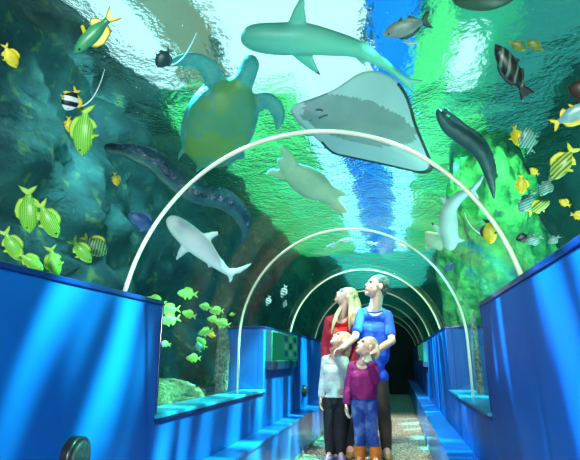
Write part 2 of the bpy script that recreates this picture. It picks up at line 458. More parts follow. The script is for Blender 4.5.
M_SGRN = emit('display_green', (0.015, 0.30, 0.17, 1), 0.55)
M_SCY = emit('display_pale', (0.06, 0.36, 0.26, 1), 0.6)
M_SDK = mat('display_dark', (0.004, 0.03, 0.07, 1), rough=0.3)
M_SFR = mat('display_frame', (0.02, 0.16, 0.14, 1), rough=0.4)
def display(sgn, ya, yb, za, zb, lab, pics):
    X = XC + sgn*HW; s = -sgn
    e = tag(empty('display_case', V((X, (ya+yb)/2, za))), lab, 'display', 'lit display cases on the walls')
    o = e.location
    def b(name, x0, x1, y0, y1, z0, z1, m):
        bm = bmesh.new(); p, q = sorted((s*x0, s*x1)); box(bm, (p, y0-o.y, z0-o.z), (q, y1-o.y, z1-o.z)); return obj(name, bm, m, e)
    b('case', 0, 0.05, ya, yb, za, zb, M_SFR)
    b('base', 0, 0.06, ya-0.02, yb-0.05, za-0.07, za, M_SDK)
    b('screen', 0.05, 0.054, ya+0.03, yb-0.02, za+0.015, zb-0.015, M_SGRN)
    for i in range(pics[0]):
        for j in range(pics[1]):
            y = ya + (yb-ya)*(0.42 + 0.19*i); z = za + (zb-za)*(0.16 + 0.27*j)
            b('picture', 0.054, 0.057, y, y+(yb-ya)*0.12, z, z+(zb-za)*0.19, M_SCY if (i+j) % 2 else M_SDK)
display(-1, at_x(266, 350, XL).y, at_x(293, 350, XL).y, 0.89, TOP-0.01, 'green glowing display case with small pictures on the left blue wall', (3, 3))
XR = XC + HW
yy = at_x(427, 355, XR).y
display(1, yy, yy+1.6, 0.87, TOP-0.02, 'green glowing display case far along the right blue wall', (3, 2))
# ------------------------------------------------------------------ fish
M_LIME = stripes('fish_lime', (0.34, 0.80, 0.10, 1), (0.16, 0.48, 0.05, 1), 8.0, 'Z', 0.35, 0.6, (0.5, 0.8))
M_LIME2 = mat('fish_green', (0.20, 0.62, 0.10, 1), (0.42, 0.78, 0.14, 1), 4, rough=0.35)
M_YEL = mat('fish_yellow', (0.90, 0.72, 0.015, 1), (0.80, 0.55, 0.01, 1), 5, rough=0.4)
M_FINY = mat('fin_yellow', (0.80, 0.78, 0.03, 1), rough=0.5)
M_FINL = mat('fin_lime', (0.50, 0.78, 0.08, 1), rough=0.5)
M_EYE = mat('fish_eye', (0.01, 0.01, 0.012, 1), rough=0.15)
M_BAND = stripes('fish_banner', (0.80, 0.85, 0.82, 1), (0.006, 0.008, 0.012, 1), 0.85, 'X', 0.35, 0.3, (0.42, 0.55), rot=0.35)
M_BLKF = mat('fish_black', (0.008, 0.012, 0.016, 1), rough=0.4)
M_WHF = mat('fin_white', (0.85, 0.92, 0.9, 1), rough=0.4)
M_BUTT = stripes('fish_butterfly', (0.28, 0.62, 0.16, 1), (0.02, 0.10, 0.10, 1), 3.6, 'X', 0.35, 1.2, (0.55, 0.75), rot=0.5)
M_STRB = stripes('fish_striped_blue', (0.24, 0.50, 0.36, 1), (0.06, 0.22, 0.20, 1), 3.2, 'X', 0.35, 0.8, (0.45, 0.65), rot=0.9)
M_STRY = stripes('fish_striped_gold', (0.42, 0.66, 0.08, 1), (0.12, 0.16, 0.05, 1), 3.4, 'Z', 0.35, 0.8, (0.5, 0.7), rot=0.25)
M_SLEN = mat('fish_teal', (0.02, 0.22, 0.13, 1), (0.08, 0.42, 0.16, 1), 2.5, rough=0.35)
M_TANG = mat('fish_blue', (0.02, 0.06, 0.28, 1), (0.05, 0.14, 0.36, 1), 4, rough=0.4)
M_GREY = mat('fish_grey', (0.10, 0.10, 0.11, 1), (0.30, 0.30, 0.26, 1), 3, rough=0.4)
M_DSTR = stripes('fish_dark_striped', (0.012, 0.016, 0.016, 1), (0.12, 0.20, 0.15, 1), 2.4, 'X', 0.4, 2.0, (0.70, 0.9), rot=0.9)
M_BRN = mat('fish_brown', (0.022, 0.010, 0.005, 1), (0.045, 0.02, 0.008, 1), 4, rough=0.45)
M_OLV = mat('fish_olive', (0.22, 0.26, 0.02, 1), (0.10, 0.15, 0.03, 1), 5, rough=0.45)
M_SILV = mat('fish_silver', (0.30, 0.55, 0.50, 1), (0.16, 0.36, 0.36, 1), 4, rough=0.3)
M_PALE = stripes('fish_pale', (0.75, 0.85, 0.75, 1), (0.03, 0.14, 0.10, 1), 1.5, 'X', 0.4, 1.0, (0.5, 0.7))

def plate(bm, pts, t, mi, M=None):
    """A fin: thin but solid, thinner at its rim."""
    n = len(pts); cx = sum(p[0] for p in pts)/n; cz = sum(p[1] for p in pts)/n
    def mk(y, k): return [bm.verts.new((M @ V((cx+(x-cx)*k, y, cz+(z-cz)*k))) if M else (cx+(x-cx)*k, y, cz+(z-cz)*k)) for x, z in pts]
    rim = mk(0, 1)
    for s in (1, -1):
        r = mk(s*t, 0.75)
        for i in range(n):
            j = (i+1) % n; f = bm.faces.new((rim[i], rim[j], r[j], r[i])); f.material_index = mi; f.smooth = True
        f = bm.faces.new(r); f.material_index = mi
def fish_mesh(name, h, t, mats, nose=0.5, tail=0.34, fork=0.10, dorsal=0.12, filament=False, ped=0.055, slim=False, pelv=True):
    """Unit length fish, snout at +x, back at +z. Slots: body, fins, eye, accent."""
    bm = bmesh.new()
    xs = [0.5, 0.475, 0.40, 0.27, 0.10, -0.08, -0.22, -0.31]
    hs = [0.02, 0.17*nose*2, 0.55 if not slim else 0.6, 0.86, 1.0, 0.84, 0.45, ped/(h/2)]
    prof = spl([(x, k*h/2, (0.5 if i == 0 else min(1, k*1.05))*t/2, (0.02-0.03*i/7)*h) for i, (x, k) in enumerate(zip(xs, hs))], 22)
    loft(bm, [V((p[0], 0, p[3])) for p in prof], [max(0.006, p[2]) for p in prof], [max(0.008, p[1]) for p in prof], V((0, 1, 0)), 18, 0)
    th = t*0.07
    plate(bm, [(-0.28, 0.03), (-0.38, tail*0.36), (-0.50, tail*0.52), (-0.47+fork*0.2, tail*0.22), (-0.50+fork, 0), (-0.47+fork*0.2, -tail*0.22), (-0.50, -tail*0.52), (-0.38, -tail*0.36), (-0.28, -0.03)], th, 1)
    e = h/2
    plate(bm, [(0.24, e*0.80), (0.16, e+dorsal*0.55), (0.05, e+dorsal*0.9), (-0.10, e*0.9+dorsal*0.8), (-0.22, e*0.55+dorsal*0.8), (-0.26, e*0.34), (-0.08, e*0.75), (0.10, e*0.85)], th, 1)
    plate(bm, [(-0.02, -e*0.85), (-0.08, -e*0.9-dorsal*0.7), (-0.18, -e*0.6-dorsal*0.7), (-0.25, -e*0.35), (-0.12, -e*0.65)], th, 1)
    for s in (1, -1):
        if pelv:
            M = Matrix.Rotation(s*0.35, 4, 'X')
            plate(bm, [(0.17, -e*0.82), (0.10, -e*0.9-dorsal*0.9), (0.05, -e*0.95-dorsal*0.8), (0.08, -e*0.85)], th, 1, M)
        M = Matrix.Translation((0.20, s*t*0.46, -h*0.10)) @ Matrix.Rotation(s*0.6, 4, 'Z')
        plate(bm, [(0, 0.02), (-0.10, 0.045), (-0.15, -0.01), (-0.11, -0.06), (0, -0.03)], th*0.8, 1, M)
        ellip(bm, (0.385, s*t*0.28, h*0.10), (0.022, 0.012, 0.022), None, 10, 2)
    if filament:
        pts = spl([(0.12, e*0.9), (-0.05, e*1.6), (-0.5, e*2.0), (-1.1, e*1.9), (-1.7, e*1.5)] if filament == 'long' else [(0.12, e*0.9), (0.02, e*1.5), (-0.22, e*2.3), (-0.55, e*2.9), (-0.85, e*3.1)], 18)
        loft(bm, [V((x, 0, z)) for x, z in pts], [0.008]*18, [0.028*(1-i/19)+0.006 for i in range(18)], V((0, 1, 0)), 8, 3)
    bmesh.ops.recalc_face_normals(bm, faces=bm.faces[:])
    me = bpy.data.meshes.new(name); bm.to_mesh(me); bm.free()
    for m in mats: me.materials.append(m)
    return me
FM = {
 'striped': fish_mesh('striped_fish', 0.40, 0.20, [M_LIME, M_FINL, M_EYE, M_FINY], tail=0.36, dorsal=0.09),
 'gold': fish_mesh('striped_fish', 0.44, 0.20, [M_STRY, M_FINY, M_EYE, M_FINY], tail=0.40),
 'school': fish_mesh('green_fish', 0.44, 0.18, [M_LIME2, M_FINL, M_EYE, M_FINL], tail=0.34, fork=0.14),
 'yellow': fish_mesh('yellow_fish', 0.52, 0.18, [M_YEL, M_YEL, M_EYE, M_YEL], tail=0.30),
 'banner': fish_mesh('banner_fish', 0.62, 0.18, [M_BAND, M_YEL, M_EYE, M_WHF], tail=0.34, dorsal=0.16, filament='long'),
 'blackbanner': fish_mesh('banner_fish', 0.60, 0.20, [M_BLKF, M_BLKF, M_EYE, M_WHF], tail=0.30, dorsal=0.12, filament='long'),
 'blackbutter': fish_mesh('butterfly_fish', 0.60, 0.20, [M_BLKF, M_BLKF, M_EYE, M_WHF], tail=0.30, dorsal=0.12),
 'yellowbanner': fish_mesh('banner_fish', 0.52, 0.18, [M_YEL, M_BLKF, M_EYE, M_WHF], tail=0.30, dorsal=0.12, filament=True),
 'butterfly': fish_mesh('butterfly_fish', 0.60, 0.17, [M_BUTT, M_FINY, M_EYE, M_FINY], tail=0.28, dorsal=0.10, nose=0.35),
 'blue_striped': fish_mesh('striped_fish', 0.50, 0.18, [M_STRB, M_STRB, M_EYE, M_FINY], tail=0.30),
 'slender': fish_mesh('green_fish', 0.24, 0.16, [M_SLEN, M_YEL, M_EYE, M_YEL], tail=0.26, fork=0.14, slim=True),
 'tang': fish_mesh('blue_fish', 0.46, 0.17, [M_TANG, M_TANG, M_EYE, M_TANG], tail=0.34),
 'grey': fish_mesh('grey_fish', 0.36, 0.17, [M_GREY, M_BLKF, M_EYE, M_BLKF], tail=0.36, dorsal=0.06),
 'darkstripe': fish_mesh('dark_fish', 0.27, 0.18, [M_DSTR, M_BLKF, M_EYE, M_BLKF], tail=0.22, fork=0.0, dorsal=0.05, ped=0.06),
 'brown': fish_mesh('brown_fish', 0.52, 0.26, [M_BRN, M_BRN, M_EYE, M_BRN], tail=0.3, dorsal=0.06),
 'olive': fish_mesh('olive_fish', 0.46, 0.20, [M_OLV, M_OLV, M_EYE, M_OLV], tail=0.24, dorsal=0.06),
 'silver': fish_mesh('silver_fish', 0.40, 0.16, [M_SILV, M_YEL, M_EYE, M_YEL], tail=0.36),
 'pale': fish_mesh('pale_fish', 0.36, 0.16, [M_PALE, M_WHF, M_EYE, M_WHF], tail=0.30),
 'white': fish_mesh('white_fish', 0.20, 0.12, [M_WHF, M_WHF, M_EYE, M_WHF], tail=0.22, slim=True),
}
def fish(kind, head, tail, off, lab, group=None, flip=1, twist=0.0, near=0.0):
    u, v = (head[0]+tail[0])/2, (head[1]+tail[1])/2
    d = exit_d(u, v) + off
    a, b = at_d(*head, d-near), at_d(*tail, d+near)
    x = (a-b); Ln = x.length; x.normalize(); vd = ray(u, v)
    z = x.cross(vd).normalized()*flip; y = z.cross(x)
    q = Matrix.Rotation(twist, 3, x); y, z = q @ y, q @ z
    me = FM[kind]
    o = bpy.data.objects.new(me.name.split('.')[0], me); COL.objects.link(o)
    o.matrix_world = Matrix.Translation((a+b)/2) @ Matrix((x, y, z)).transposed().to_4x4() @ Matrix.Scale(Ln, 4)
    o.location = (a+b)/2; o.rotation_euler = Matrix((x, y, z)).transposed().to_euler(); o.scale = (Ln,)*3
    cat = 'fish'
    return tag(o, lab, cat, group)
GL, GS, GR, GB = 'striped green fish on the left', 'green school above the left opening', 'fish swimming on the right', 'banner fish with long filaments'
for a in [
 ('striped', (82.5, 156), (86, 103), 0.35, 'plump green fish with forked yellow tail, below the two banner fish', GL, -1, 0.3),
 ('striped', (30, 233), (28, 185), 0.42, 'upright green striped fish, left one of the crossing pair above the wall', GL, -1, 0.3),
 ('striped', (57, 238), (39, 200), 0.26, 'broad green fish with reddish stripes, right one of the crossing pair', GL, 1, 0.2),
 ('striped', (21, 261), (3, 228), 0.36, 'green striped fish nearest the left picture edge above the blue rail', GL, 1, 0.2),
 ('striped', (43, 270), (17, 252), 0.24, 'green striped fish half hidden behind the rail, second from the left edge', GL, 1, 0.2),
 ('striped', (57, 278), (50, 245), 0.33, 'green striped fish diving behind the blue rail with tail straight up', GL, -1, 0.3),
 ('striped', (91, 263), (71, 238), 0.30, 'small green striped fish left beside the dark headed butterfly fish', GL, 1, 0.2),
 ('butterfly', (106, 255), (82, 235), 0.45, 'striped butterfly fish with a dark head and a yellow tail', None, 1, 0.0),
 ('yellow', (16, 68), (4, 43), 0.40, 'bright yellow fish alone near the upper left edge', None, 1, 0.0),
 ('yellow', (70, 133), (68.5, 116), 0.45, 'small yellow fish just under the upper banner fish on the left', None, 1, 0.0),
 ('yellow', (117, 186), (115, 172), 0.60, 'tiny yellow fish below the head of the big eel', None, 1, 0.0),
 ('slender', (74, 53), (116, 12), 0.40, 'slender dark green fish with yellow tail below the bright skylight', None, 1, 0.2),
 ('banner', (65, 110), (78, 88), 0.40, 'black and white banner fish trailing a long white filament, far left', GB, 1, 0.0),
 ('blackbanner', (157, 67), (171, 48), 0.70, 'dark banner fish with a white filament beside the big turtle flipper', GB, 1, 0.0),
 ('tang', (128, 213), (157, 231), 0.90, 'dark blue fish between the left rib and the small shark', None, -1, 0.0),
 ('school', (177, 293), (198.5, 294.5), 0.40, 'green fish highest of the school above the left opening', GS, -1, 0.1),
 ('school', (182, 312), (196.5, 317), 0.35, 'green fish in the middle gap of the school, just right of the panel corner cluster', GS, -1, 0.1),
 ('school', (199, 305.5), (212.5, 308.5), 0.45, 'smaller green fish leading the row at the right of the school', GS, -1, 0.1),
 ('school', (209, 311), (224.5, 311), 0.40, 'pale lime fish rightmost in the upper row of the school', GS, -1, 0.1),
 ('school', (207, 319), (220, 320), 0.55, 'green fish under the pale lime one in the right cluster of the school', GS, -1, 0.1),
 ('school', (214.5, 322), (231, 325.5), 0.35, 'lime fish lowest right of the school, tail close to the second rib', GS, -1, 0.1),
 ('school', (186, 358), (201.5, 358.5), 0.30, 'lone green fish lowest in the left opening, above the sand mound', GS, -1, 0.1),
 ('school', (198, 334), (214, 330), 0.50, 'dark green fish upper one of the pair beneath the right cluster', GS, -1, 0.1),
 ('school', (197, 337), (206, 349), 0.60, 'dark green fish pointing up at the left, under the right cluster', GS, -1, 0.1),
 ('yellow', (208, 334), (216, 336.5), 0.22, 'tiny orange yellow fish against the dark green pair in the school', None, -1, 0.0),
 ('blue_striped', (197, 342), (200.5, 353), 0.40, 'tiny dark striped fish under the school in the left opening', None, -1, 0.0),
 ('school', (143, 299), (166.5, 305), 0.45, 'large green fish with its back showing over the end of the near blue panel', GS, -1, 0.1),
 ('school', (158, 311), (181, 309), 0.55, 'green fish uppermost of the two bunched beside the near panel corner', GS, -1, 0.1),
 ('school', (159, 322), (181, 318), 0.35, 'green fish lower of the two bunched beside the near panel corner', GS, -1, 0.1),
 ('silver', (159, 343), (171, 345), 0.50, 'small teal fish coming out behind the near blue panel', None, -1, 0.0),
 ('school', (229, 315), (235.5, 314), 0.90, 'tiny dim green fish touching the left side of the second rib', None, -1, 0.0),
 ('pale', (266.5, 306), (270, 295.5), 0.50, 'pale striped fish leftmost of three behind the second rib', 'pale striped fish behind the second rib', 1, 0.0),
 ('pale', (281.5, 298), (286, 285), 0.60, 'pale striped fish upper right of three behind the second rib', 'pale striped fish behind the second rib', 1, 0.0),
 ('pale', (283.5, 308), (286, 300), 0.65, 'pale striped fish lower right of three behind the second rib', 'pale striped fish behind the second rib', 1, 0.0),
 ('white', (339, 241), (353, 238.5), 1.2, 'slender white fish high above the woman, under the second rib top', 'slender white fish over the family', 1, 0.0),
 ('white', (326, 247), (339, 242.5), 1.5, 'slender white fish leftmost of those over the family', 'slender white fish over the family', 1, 0.0),
 ('white', (362, 242.5), (377, 244), 1.3, 'slender white fish straight above the man, under the second rib top', 'slender white fish over the family', 1, 0.0),
 ('white', (396, 243.5), (408, 247), 1.3, 'slender white fish rightmost of those over the family', 'slender white fish over the family', 1, 0.0),
 ('grey', (383, 34), (432, 19), 0.9, 'grey brown fish in the blue water right of the big shark', None, 1, 0.0),
 ('white', (402, 41), (419, 44), 1.0, 'small white sliver of a fish under the grey brown fish', None, 1, 0.0),
 ('darkstripe', (495.5, 44), (528, 97), 0.30, 'long dark fish with pale slanting stripes at upper right', None, 1, 0.2),
 ('olive', (526, 50), (508, 41), 0.50, 'olive fish just right of the dark striped fish head', None, 1, 0.0),
 ('olive', (527, 41), (544, 51), 0.50, 'rounder olive fish, farther right of the two olive ones', None, -1, 0.0),
 ('brown', (568, 86), (614, 98), 0.35, 'dark brown fish cut off by the right picture edge', None, 1, 0.0),
 ('silver', (592, 104), (551, 126), 0.25, 'silvery fish with a yellow tail at the right edge, under the brown fish', None, -1, 0.0),
 ('yellow', (518, 146), (514, 125), 0.50, 'slim yellow fish upper left among the fish on the right', GR, 1, 0.6),
 ('blue_striped', (526.5, 127), (531, 154), 0.45, 'grey green striped fish beside the slim yellow fish on the right', GR, 1, 0.2),
 ('yellow', (530, 168), (539, 175), 0.45, 'small orange yellow fish in the middle of the fish on the right', GR, 1, 0.0),
 ('yellow', (522, 194), (521, 174), 0.40, 'bright round yellow fish in front of the green rock on the right', GR, 1, 0.0),
 ('blue_striped', (520, 213), (534, 190), 0.60, 'dull grey green fish under the round yellow fish on the right', GR, 1, 0.0),
 ('gold', (552, 180), (575, 145), 0.25, 'large striped golden green fish with a yellow tail, near the right edge', GR, -1, 0.2),
 ('blue_striped', (540, 196), (552, 177), 0.40, 'blue green striped fish left under the large golden fish', GR, 1, 0.2),
 ('gold', (550, 201), (527, 213), 0.40, 'green striped fish with yellow tail pointing down left, on the right side', GR, 1, 0.2),
 ('yellow', (559, 200), (571, 206), 0.35, 'small yellow fish below the large golden fish at right', GR, -1, 0.0),
 ('yellow', (586, 217), (570, 214), 0.30, 'yellow fish cut by the right edge above the blue rail', GR, 1, 0.0),
 ('yellowbanner', (491.5, 244), (487, 218), 0.35, 'yellow and black banner fish with curved white filament by the right rib', None, -1, 0.3),
 ('blackbutter', (516, 240), (530, 234), 0.22, 'dark butterfly fish above the green boulder on the right', None, 1, 0.0),
 ('blue_striped', (525, 243), (543, 236), 0.24, 'green striped fish beside the dark butterfly fish over the boulder', None, 1, 0.0),
 ('tang', (444, 270), (455, 263), 1.0, 'small dark blue fish below the pale right shark', None, 1, 0.0),
 ('blue_striped', (548, 243), (560, 236), 0.2, 'faint striped fish low above the right blue rail', None, 1, 0.0),
]:
    fish(*a)

# ------------------------------------------------------------------ big animals
def creature(name, uvd, kn, parts, voxel, mats, fn, lab, cat, it=4, extra=None):
    """Lofts laid out on a plane tilted between facing the aisle and lying level, fused into one skin."""
    u, v, d = uvd
    c = at_d(u, v, d); n = (-ray(u, v)*(1-kn) + V((0, 0, -1))*kn).normalized(); k = d/F_PX
    def on(pu, pv):
        r = ray(pu, pv); return CAM + r*((c-CAM).dot(n)/r.dot(n)) - c
    bm = bmesh.new()
    for part in parts:
        seg = part[1] if len(part) > 1 and isinstance(part[1], int) else 18
        P = spl([tuple(q) + (0,)*(5-len(q)) for q in part[0]], max(14, 5*len(part[0])))
        pts = [on(p[0], p[1]) - n*p[4]*k for p in P]
        def side(i): 
            t = (pts[min(i+1, len(pts)-1)] - pts[max(i-1, 0)]).normalized(); return n.cross(t)
        loft(bm, pts, [max(0.3, p[2])*k for p in P], [max(0.3, p[3])*k for p in P], side, seg)
    if extra: extra(bm, on, n, k)
    me = remesh(bm, voxel, it)
    o = obj(name, me, mats, None, c)
    paint(me, lambda p, nn: fn(p, nn, n, on, k))
    return tag(o, lab, cat)
M_TSKIN = mat('turtle_skin', (0.10, 0.42, 0.38, 1), (0.05, 0.28, 0.28, 1), 14, rough=0.45, bump=0.3, bscale=60)
M_TPLAS = mat('turtle_plastron', (0.10, 0.30, 0.10, 1), (0.07, 0.30, 0.19, 1), 5, rough=0.5, bump=0.15, bscale=20, col3=(0.15, 0.32, 0.06, 1), scale3=4)
M_TRIM = mat('turtle_backlit_rim', (0.70, 0.86, 0.80, 1), rough=0.5)  # pale colour stands for the edge lit from behind
M_TPALE = mat('turtle_pale', (0.58, 0.76, 0.44, 1), (0.44, 0.66, 0.42, 1), 8, rough=0.5)
def f_turtle(a, b, rad):
    """Plastron between the ends a, b of the shell; the pale far side paints in its backlit rim."""
    def fn(p, nn, n, on, k):
        pa, pb = on(*a), on(*b); t = max(0, min(1, (p-pa).dot(pb-pa)/(pb-pa).length_squared))
        q = p - n*p.dot(n); d = (q - pa.lerp(pb, t)).length/k + 3*noise.noise(p*14)
        if nn.dot(n) > 0.15 and d < rad*(0.75+0.25*math.sin(math.pi*t)): return 1
        return 2 if nn.dot(n) < -0.1 and d < rad*1.4 else 0
    return fn
creature('sea_turtle', (225, 110, 2.95), 0.28, [
    ([(199, 166, 3, 3), (204, 156, 24, 8), (213, 138, 33, 15), (223, 117, 34, 18), (233, 99, 28, 15), (240, 86, 14, 9), (243, 80, 8, 7)], 26),
    ([(236, 92, 13, 9), (244, 80, 10, 8), (249, 69, 8.5, 8), (252, 61, 7.5, 7), (254.5, 56, 3, 3)],),
    ([(224, 96, 12, 5), (215, 82, 11, 4.5, 0), (209, 69, 9, 4, 1), (196, 61, 7.5, 3.5, 2), (181, 61, 5.5, 3, 3), (170, 65, 3, 2, 4), (167, 67, 1, 1, 4)],),
    ([(242, 112, 11, 5), (257, 103, 9, 4.5), (268, 101, 8, 4), (276, 108, 7.5, 3.5), (279, 119, 6, 3), (276.5, 130, 1.5, 1.5)],),
    ([(200, 140, 7, 4), (189, 146, 4, 3), (181, 153, 2.5, 2), (178, 161, 1, 1)],),
    ([(224, 146, 9, 5), (236, 153, 8, 3.5), (244, 158, 3, 2)],),
    ([(205, 152, 5, 4), (200, 166, 3, 3), (196, 172, 1, 1)],),
    ], 0.009, [M_TSKIN, M_TPLAS, M_TRIM], f_turtle((208, 148), (232, 101), 31), 'large sea turtle seen from below, flippers spread, beside the first rib', 'turtle', 5)
creature('sea_turtle', (312, 188, 3.4), 0.4, [
    ([(282, 165, 3, 3), (291, 171, 10, 6), (303, 179, 15, 9), (316, 187, 14.5, 9), (329, 196, 9, 6), (338, 202, 3, 3)], 22),
    ([(290, 171, 6, 5), (283, 164, 5.5, 5), (278, 159, 2.5, 3)],),
    ([(295, 172, 6, 3), (290, 160, 5.5, 2.5), (284, 151, 4, 2), (279, 147, 1, 1)],),
    ([(293, 176, 6, 3), (281, 175, 5, 2.5), (272, 172, 4, 2), (266, 175, 1, 1)],),
    ([(321, 190, 6, 3), (333, 191, 5, 2.5), (346, 195, 2, 1.5)],),
    ([(329, 198, 6, 3), (338, 206, 6, 2.5), (347, 212, 2.5, 1.5)],),
    ], 0.009, [M_TPALE, M_TPALE, M_TRIM], f_turtle((305, 181), (320, 190), 12), 'smaller pale green turtle under the spotted ray, over the second rib', 'turtle', 4)
creature('sea_turtle', (434, 241, 4.2), 0.2, [
    ([(427, 232, 2, 2), (431, 237, 7, 5), (436, 242, 8, 6), (440, 247, 3, 3)], 18),
    ([(437, 245, 4, 3), (442, 249, 3, 3)],), ([(430, 236, 4, 2), (427, 231, 2, 1.5)],), ([(431, 243, 4, 2), (426, 250, 2, 1.5)],),
    ([(438, 238, 4, 2), (442, 234, 2, 1.5)],),
    ], 0.010, [M_TPALE, M_TPALE, M_TRIM], f_turtle((432, 238), (436, 243), 6), 'small pale turtle left beside the white shark on the right', 'turtle', 3)

M_SBEL = mat('shark_belly', (0.70, 0.84, 0.78, 1), (0.58, 0.76, 0.72, 1), 5, rough=0.45)
M_SBK = mat('shark_back', (0.16, 0.34, 0.34, 1), (0.10, 0.24, 0.26, 1), 6, rough=0.45)
M_SMID = mat('shark_flank', (0.14, 0.48, 0.34, 1), (0.22, 0.58, 0.40, 1), 4, rough=0.45)
def f_shark(tips, rad, flip=1):
    def fn(p, nn, n, on, k):
        for t in tips:
            if (p-on(*t)).length < rad*k: return 2
        return 0 if nn.dot(n)*flip > 0.0 else 1
    return fn
creature('shark', (320, 42, 2.75), 0.45, [
    ([(241, 36, 3, 3), (246, 37, 9, 7), (258, 38, 13, 10), (279, 39, 14.5, 12), (303, 39, 14.5, 12), (330, 43, 11.5, 10), (357, 49, 8, 7), (381, 62, 5, 5), (397, 74, 3.5, 3.5), (405, 81, 2.5, 2.5)], 24),
    ([(296, 34, 11, 3), (298, 20, 8, 2.5), (300, 8, 5, 2), (303, -4, 1.5, 1)],),
    ([(298, 46, 11, 3), (306, 58, 7, 2.5), (314, 68, 3.5, 1.8), (320, 75, 1, 1)],),
    ([(400, 76, 3.5, 2), (411, 81, 3, 1.5), (423, 81, 1, 1)],),
    ([(400, 77, 3.5, 2), (408, 85, 3, 1.5), (417, 94, 1, 1)],),
    ([(355, 50, 5, 2), (361, 60, 2.5, 1.3), (366, 66, 1, 1)],), ([(360, 47, 5, 2), (369, 43, 2, 1)],),
    ], 0.008, [M_SMID, M_SBK, M_BLKF], f_shark([(320, 75)], 5), 'large shark overhead, seen from below against the bright skylight', 'shark', 4)
creature('shark', (203, 247, 2.6), 0.15, [
    ([(168, 217, 2.5, 2.5), (172, 221, 7, 6), (183, 231, 10.5, 9), (200, 246, 11, 9), (214, 260, 7, 6), (225, 270, 4, 4), (233, 275, 2.5, 2.5)], 22),
    ([(193, 238, 7, 2.5), (184, 249, 5, 2), (176, 260, 1, 1)],),
    ([(199, 242, 7, 2.5), (210, 236, 4.5, 2), (223, 231, 1, 1)],),
    ([(229, 272, 3.5, 2), (240, 270, 3.5, 1.5), (252, 263, 1, 1)],),
    ([(229, 273, 3, 2), (231, 278, 2.5, 1.5), (229, 283, 1, 1)],),
    ([(213, 260, 4, 2), (208, 268, 1.2, 1)],), ([(218, 262, 4, 2), (224, 261, 1.2, 1)],),
    ], 0.008, [M_SBEL, M_SBK, M_BLKF], f_shark([(223, 231)], 5), 'small white bellied shark swimming below the big eel', 'shark', 4)
creature('shark', (455, 215, 3.6), 0.2, [
    ([(451, 250, 2.5, 2.5), (450.5, 246, 6, 5), (449.5, 236, 8, 7), (448.5, 222, 8.5, 7), (449, 210, 7, 6), (456, 200, 5.5, 5), (465, 193, 4, 4), (474, 190, 2.5, 2.5)], 20),
    ([(471, 191, 3, 2), (478, 184, 2.5, 1.5), (484, 175, 1, 1)],), ([(471, 191, 3, 2), (476, 195, 2, 1.2), (479, 199, 1, 1)],),
    ([(447, 235, 5, 2), (438, 229, 3, 1.5), (431, 222, 1, 1)],), ([(452, 236, 5, 2), (459, 240, 3, 1.5), (465, 240, 1, 1)],),
    ([(450, 206, 4.5, 2), (444, 200, 3, 1.5), (440, 196, 1, 1)],), ([(448, 215, 4.5, 2), (443, 211, 2, 1)],),
    ], 0.009, [M_SBEL, M_SBK, M_BLKF], f_shark([(431, 222)], 3.5), 'pale shark diving behind the first rib on the right', 'shark', 4)

M_EEL = mat('eel_skin', (0.006, 0.035, 0.075, 1), (0.012, 0.07, 0.10, 1), 18, rough=0.35, bump=0.4, bscale=30, col3=(0.10, 0.24, 0.28, 1), scale3=40, lim3=(0.62, 0.68))
M_EELB = mat('eel_belly', (0.015, 0.09, 0.10, 1), (0.03, 0.14, 0.13, 1), 12, rough=0.4, bump=0.2, bscale=30)
M_EEL2 = mat('eel_grey', (0.05, 0.09, 0.09, 1), (0.02, 0.05, 0.06, 1), 12, rough=0.4, bump=0.2, bscale=30)
creature('moray_eel', (180, 185, 2.45), 0.12, [
    ([(104, 146, 1.5, 2), (109, 147, 4, 4), (121, 149, 5.5, 6), (138, 154, 9, 9), (156, 162, 10.5, 10), (171, 177, 10.5, 10), (187, 189, 10, 9.5), (204, 196, 9.5, 9), (222, 200, 9.5, 8.5), (236, 209, 8.5, 7), (244.5, 224, 6.5, 5), (243, 238, 3, 2.5), (240, 246, 1, 1)], 22),
    ([(126, 144, 2, 1.3), (148, 150, 3, 1.5), (168, 164, 3, 1.5), (184, 179, 3, 1.5), (204, 187, 3, 1.4), (226, 191, 3, 1.3), (243, 205, 3, 1.2), (252, 224, 2, 1)], 10),
    ([(104, 149, 1, 1.5), (112, 151.5, 2.5, 3), (124, 154, 2, 3)],),
    ], 0.008, [M_EEL, M_EELB], lambda p, nn, n, on, k: 1 if nn.z < -0.55 else 0, 'big dark moray eel curving behind the first rib on the left', 'eel', 3)
creature('moray_eel', (468, 150, 3.0), 0.12, [
    ([(438, 109, 1.5, 1.5), (440, 115, 4, 4), (448, 127, 6, 5), (458, 134, 7, 6), (470, 142, 7.5, 6.5), (481, 153, 6.5, 6), (488, 170, 5, 4.5), (492, 185, 3.5, 3), (494, 199, 1.2, 1.2)], 20),
    ([(444, 108, 1.5, 1), (462, 124, 2.5, 1.2), (480, 137, 2.5, 1.2), (492, 156, 2, 1), (497, 178, 1.5, 1)], 10),
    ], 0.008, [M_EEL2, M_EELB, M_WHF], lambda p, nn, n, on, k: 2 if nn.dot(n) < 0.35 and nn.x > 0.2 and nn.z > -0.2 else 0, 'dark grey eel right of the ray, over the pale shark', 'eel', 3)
creature('brown_fish', (486, -5, 2.6), 0.3, [
    ([(450, -6, 2, 3), (458, -5, 8, 8), (472, -4, 11, 12), (490, -4, 11.5, 12), (506, -5, 8, 8), (518, -7, 3, 3)], 20),
    ([(514, -6, 3, 2), (528, -14, 7, 2), (534, -18, 7, 1)],), ([(478, 0, 4, 2), (486, 8, 2, 1)],),
    ], 0.010, [M_BRN], lambda p, nn, n, on, k: 0, 'dark brown fish at the very top edge, right of the middle', 'fish', 3)

